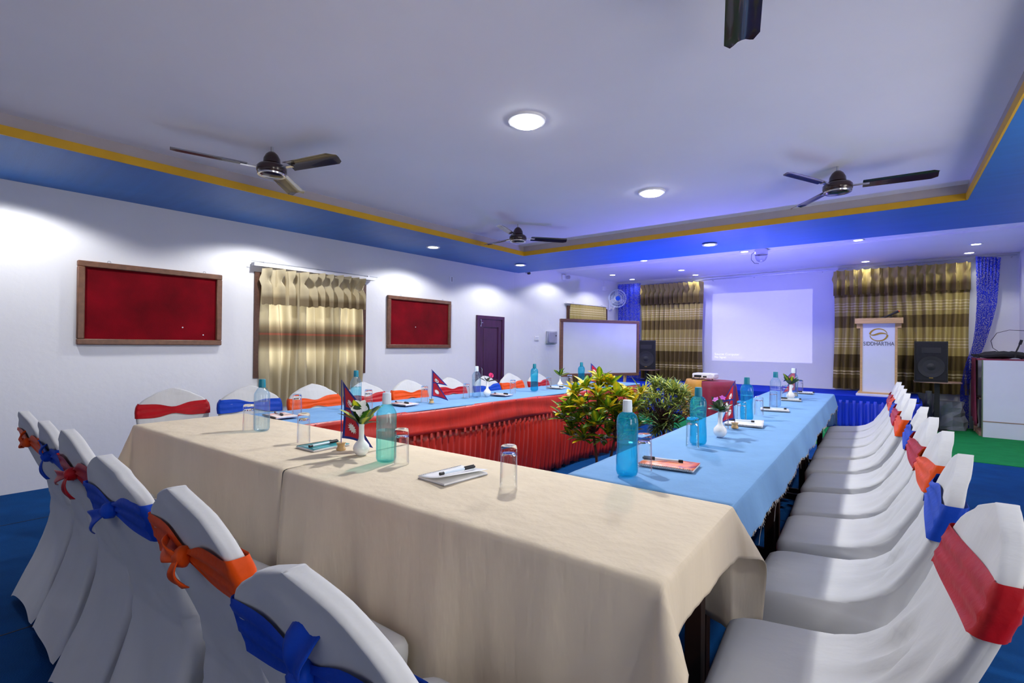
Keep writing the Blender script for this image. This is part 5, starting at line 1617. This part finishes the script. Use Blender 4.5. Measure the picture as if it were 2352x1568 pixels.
def foliage(stu, mats, t):
    vs, fs, uvs, mi = [], [], [], []
    for me, m_ in stu:
        o0 = len(vs)
        vs += [tuple(m_ @ v.co) for v in me.vertices]
        ul = me.uv_layers[0].data
        k = mats.index(me.materials[0])
        for p in me.polygons:
            fs.append(tuple(o0 + i for i in p.vertices)); uvs += [tuple(ul[li].uv) for li in p.loop_indices]; mi.append(k)
    fm = bpy.data.meshes.new('foliage')
    fm.from_pydata(vs, [], fs)
    u = fm.uv_layers.new(name='UVMap')
    for k, q in enumerate(uvs): u.data[k].uv = q
    for q in mats: fm.materials.append(q)
    for p, k in zip(fm.polygons, mi): p.material_index = k
    o = bpy.data.objects.new('foliage', fm); COL.objects.link(o); o.parent = t; o['kind'] = 'stuff'
stu1 = []
for k, (a, d_, z) in enumerate(ros):
    c = ex * (a * .9 + rnd.uniform(-.05, .05)) + ey * (d_ + rnd.uniform(-.02, .12)) + Vector((0, 0, z + rnd.uniform(-.07, .03)))
    for i in range(12):
        az = 2 * PI * i / 12 + rnd.uniform(-.3, .3); el = rnd.uniform(-.05, .9)
        d = Vector((cos(az) * cos(el), sin(az) * cos(el), sin(el)))
        pick = rnd.random() + (z - .70) * 1.3
        me = cro[0] if pick > .72 else (cro[1] if pick > .42 else (cro[3] if pick > .25 else cro[2]))
        stu1.append((me, aim(c + d * .006, d, rnd.uniform(-.3, .3), rnd.uniform(.75, 1.1))))
foliage(stu1, [M['l_yel'], M['l_lime'], M['l_grn']], t)
t = thing('potted_plant', 'bushy narrow-leaved variegated plant in a pot, before the projector table', 'plant', (-1.79, 4.62, 0), 0, 'croton plants standing between the tables')
pot(t, .15, .28)
nar = [leaf_mesh('leaf', .10, .008, .035, M['l_nar'], .15, 2, 6), leaf_mesh('leaf', .09, .0075, .045, M['l_nar2'], .15, 2, 6), leaf_mesh('leaf', .10, .008, .02, M['l_nar'], .15, 2, 6)]
b = MB(); b.tube([(0, 0, .24), (.005, 0, .34), (0, 0, .5)], [.014, .013, .011], 8); b.build('stem', M['bark'], t)
hub = Vector((0, 0, .46))
tips = []
for k in range(84):
    az = rnd.uniform(0, 2 * PI); q = rnd.uniform(0, 1)
    el = math.asin(lerp(-.12, .98, q))
    rr = lerp(.22, .31, rnd.random())
    c = Vector((cos(az) * cos(el) * rr * 1.03, sin(az) * cos(el) * rr * 1.03, .60 + sin(el) * .29 * lerp(.8, 1.05, rnd.random())))
    tips.append(c)
for k in range(14):
    az = rnd.uniform(0, 2 * PI); tips.append(Vector((cos(az) * rnd.uniform(.05, .14), sin(az) * rnd.uniform(.05, .14), rnd.uniform(.42, .58))))
cnt = 0
st = MB(); stu = []
for k, c in enumerate(tips):
    st.tube([hub + Vector((0, 0, rnd.uniform(-.06, .12))), lerp(hub, c, .55) + Vector((0, 0, -.02)), c], [.005, .004, .002], 5)
    out_ = (c - Vector((0, 0, .55))).normalized()
    for i in range(19):
        az = 2 * PI * i / 19 + rnd.uniform(-.3, .3); el = rnd.uniform(-.1, 1.0)
        d = (Vector((cos(az) * cos(el), sin(az) * cos(el), sin(el))) + out_ * .55).normalized()
        m_ = aim(c + Vector((0, 0, rnd.uniform(-.06, .02))), d, rnd.uniform(-.5, .5), rnd.uniform(.7, 1.1))
        me = nar[1] if (c.z < .58 and rnd.random() < .7) or rnd.random() < .3 else nar[0 if rnd.random() < .5 else 2]
        facing = (c.x * .62 - c.y * .785) > .02 or c.z > .78
        if facing and cnt < 296:
            inst('leaf', me, t, m_); cnt += 1
        else: stu.append((me, m_))
b = st.build('branches', M['bark'], t)
foliage(stu, [M['l_nar'], M['l_nar2']], t)
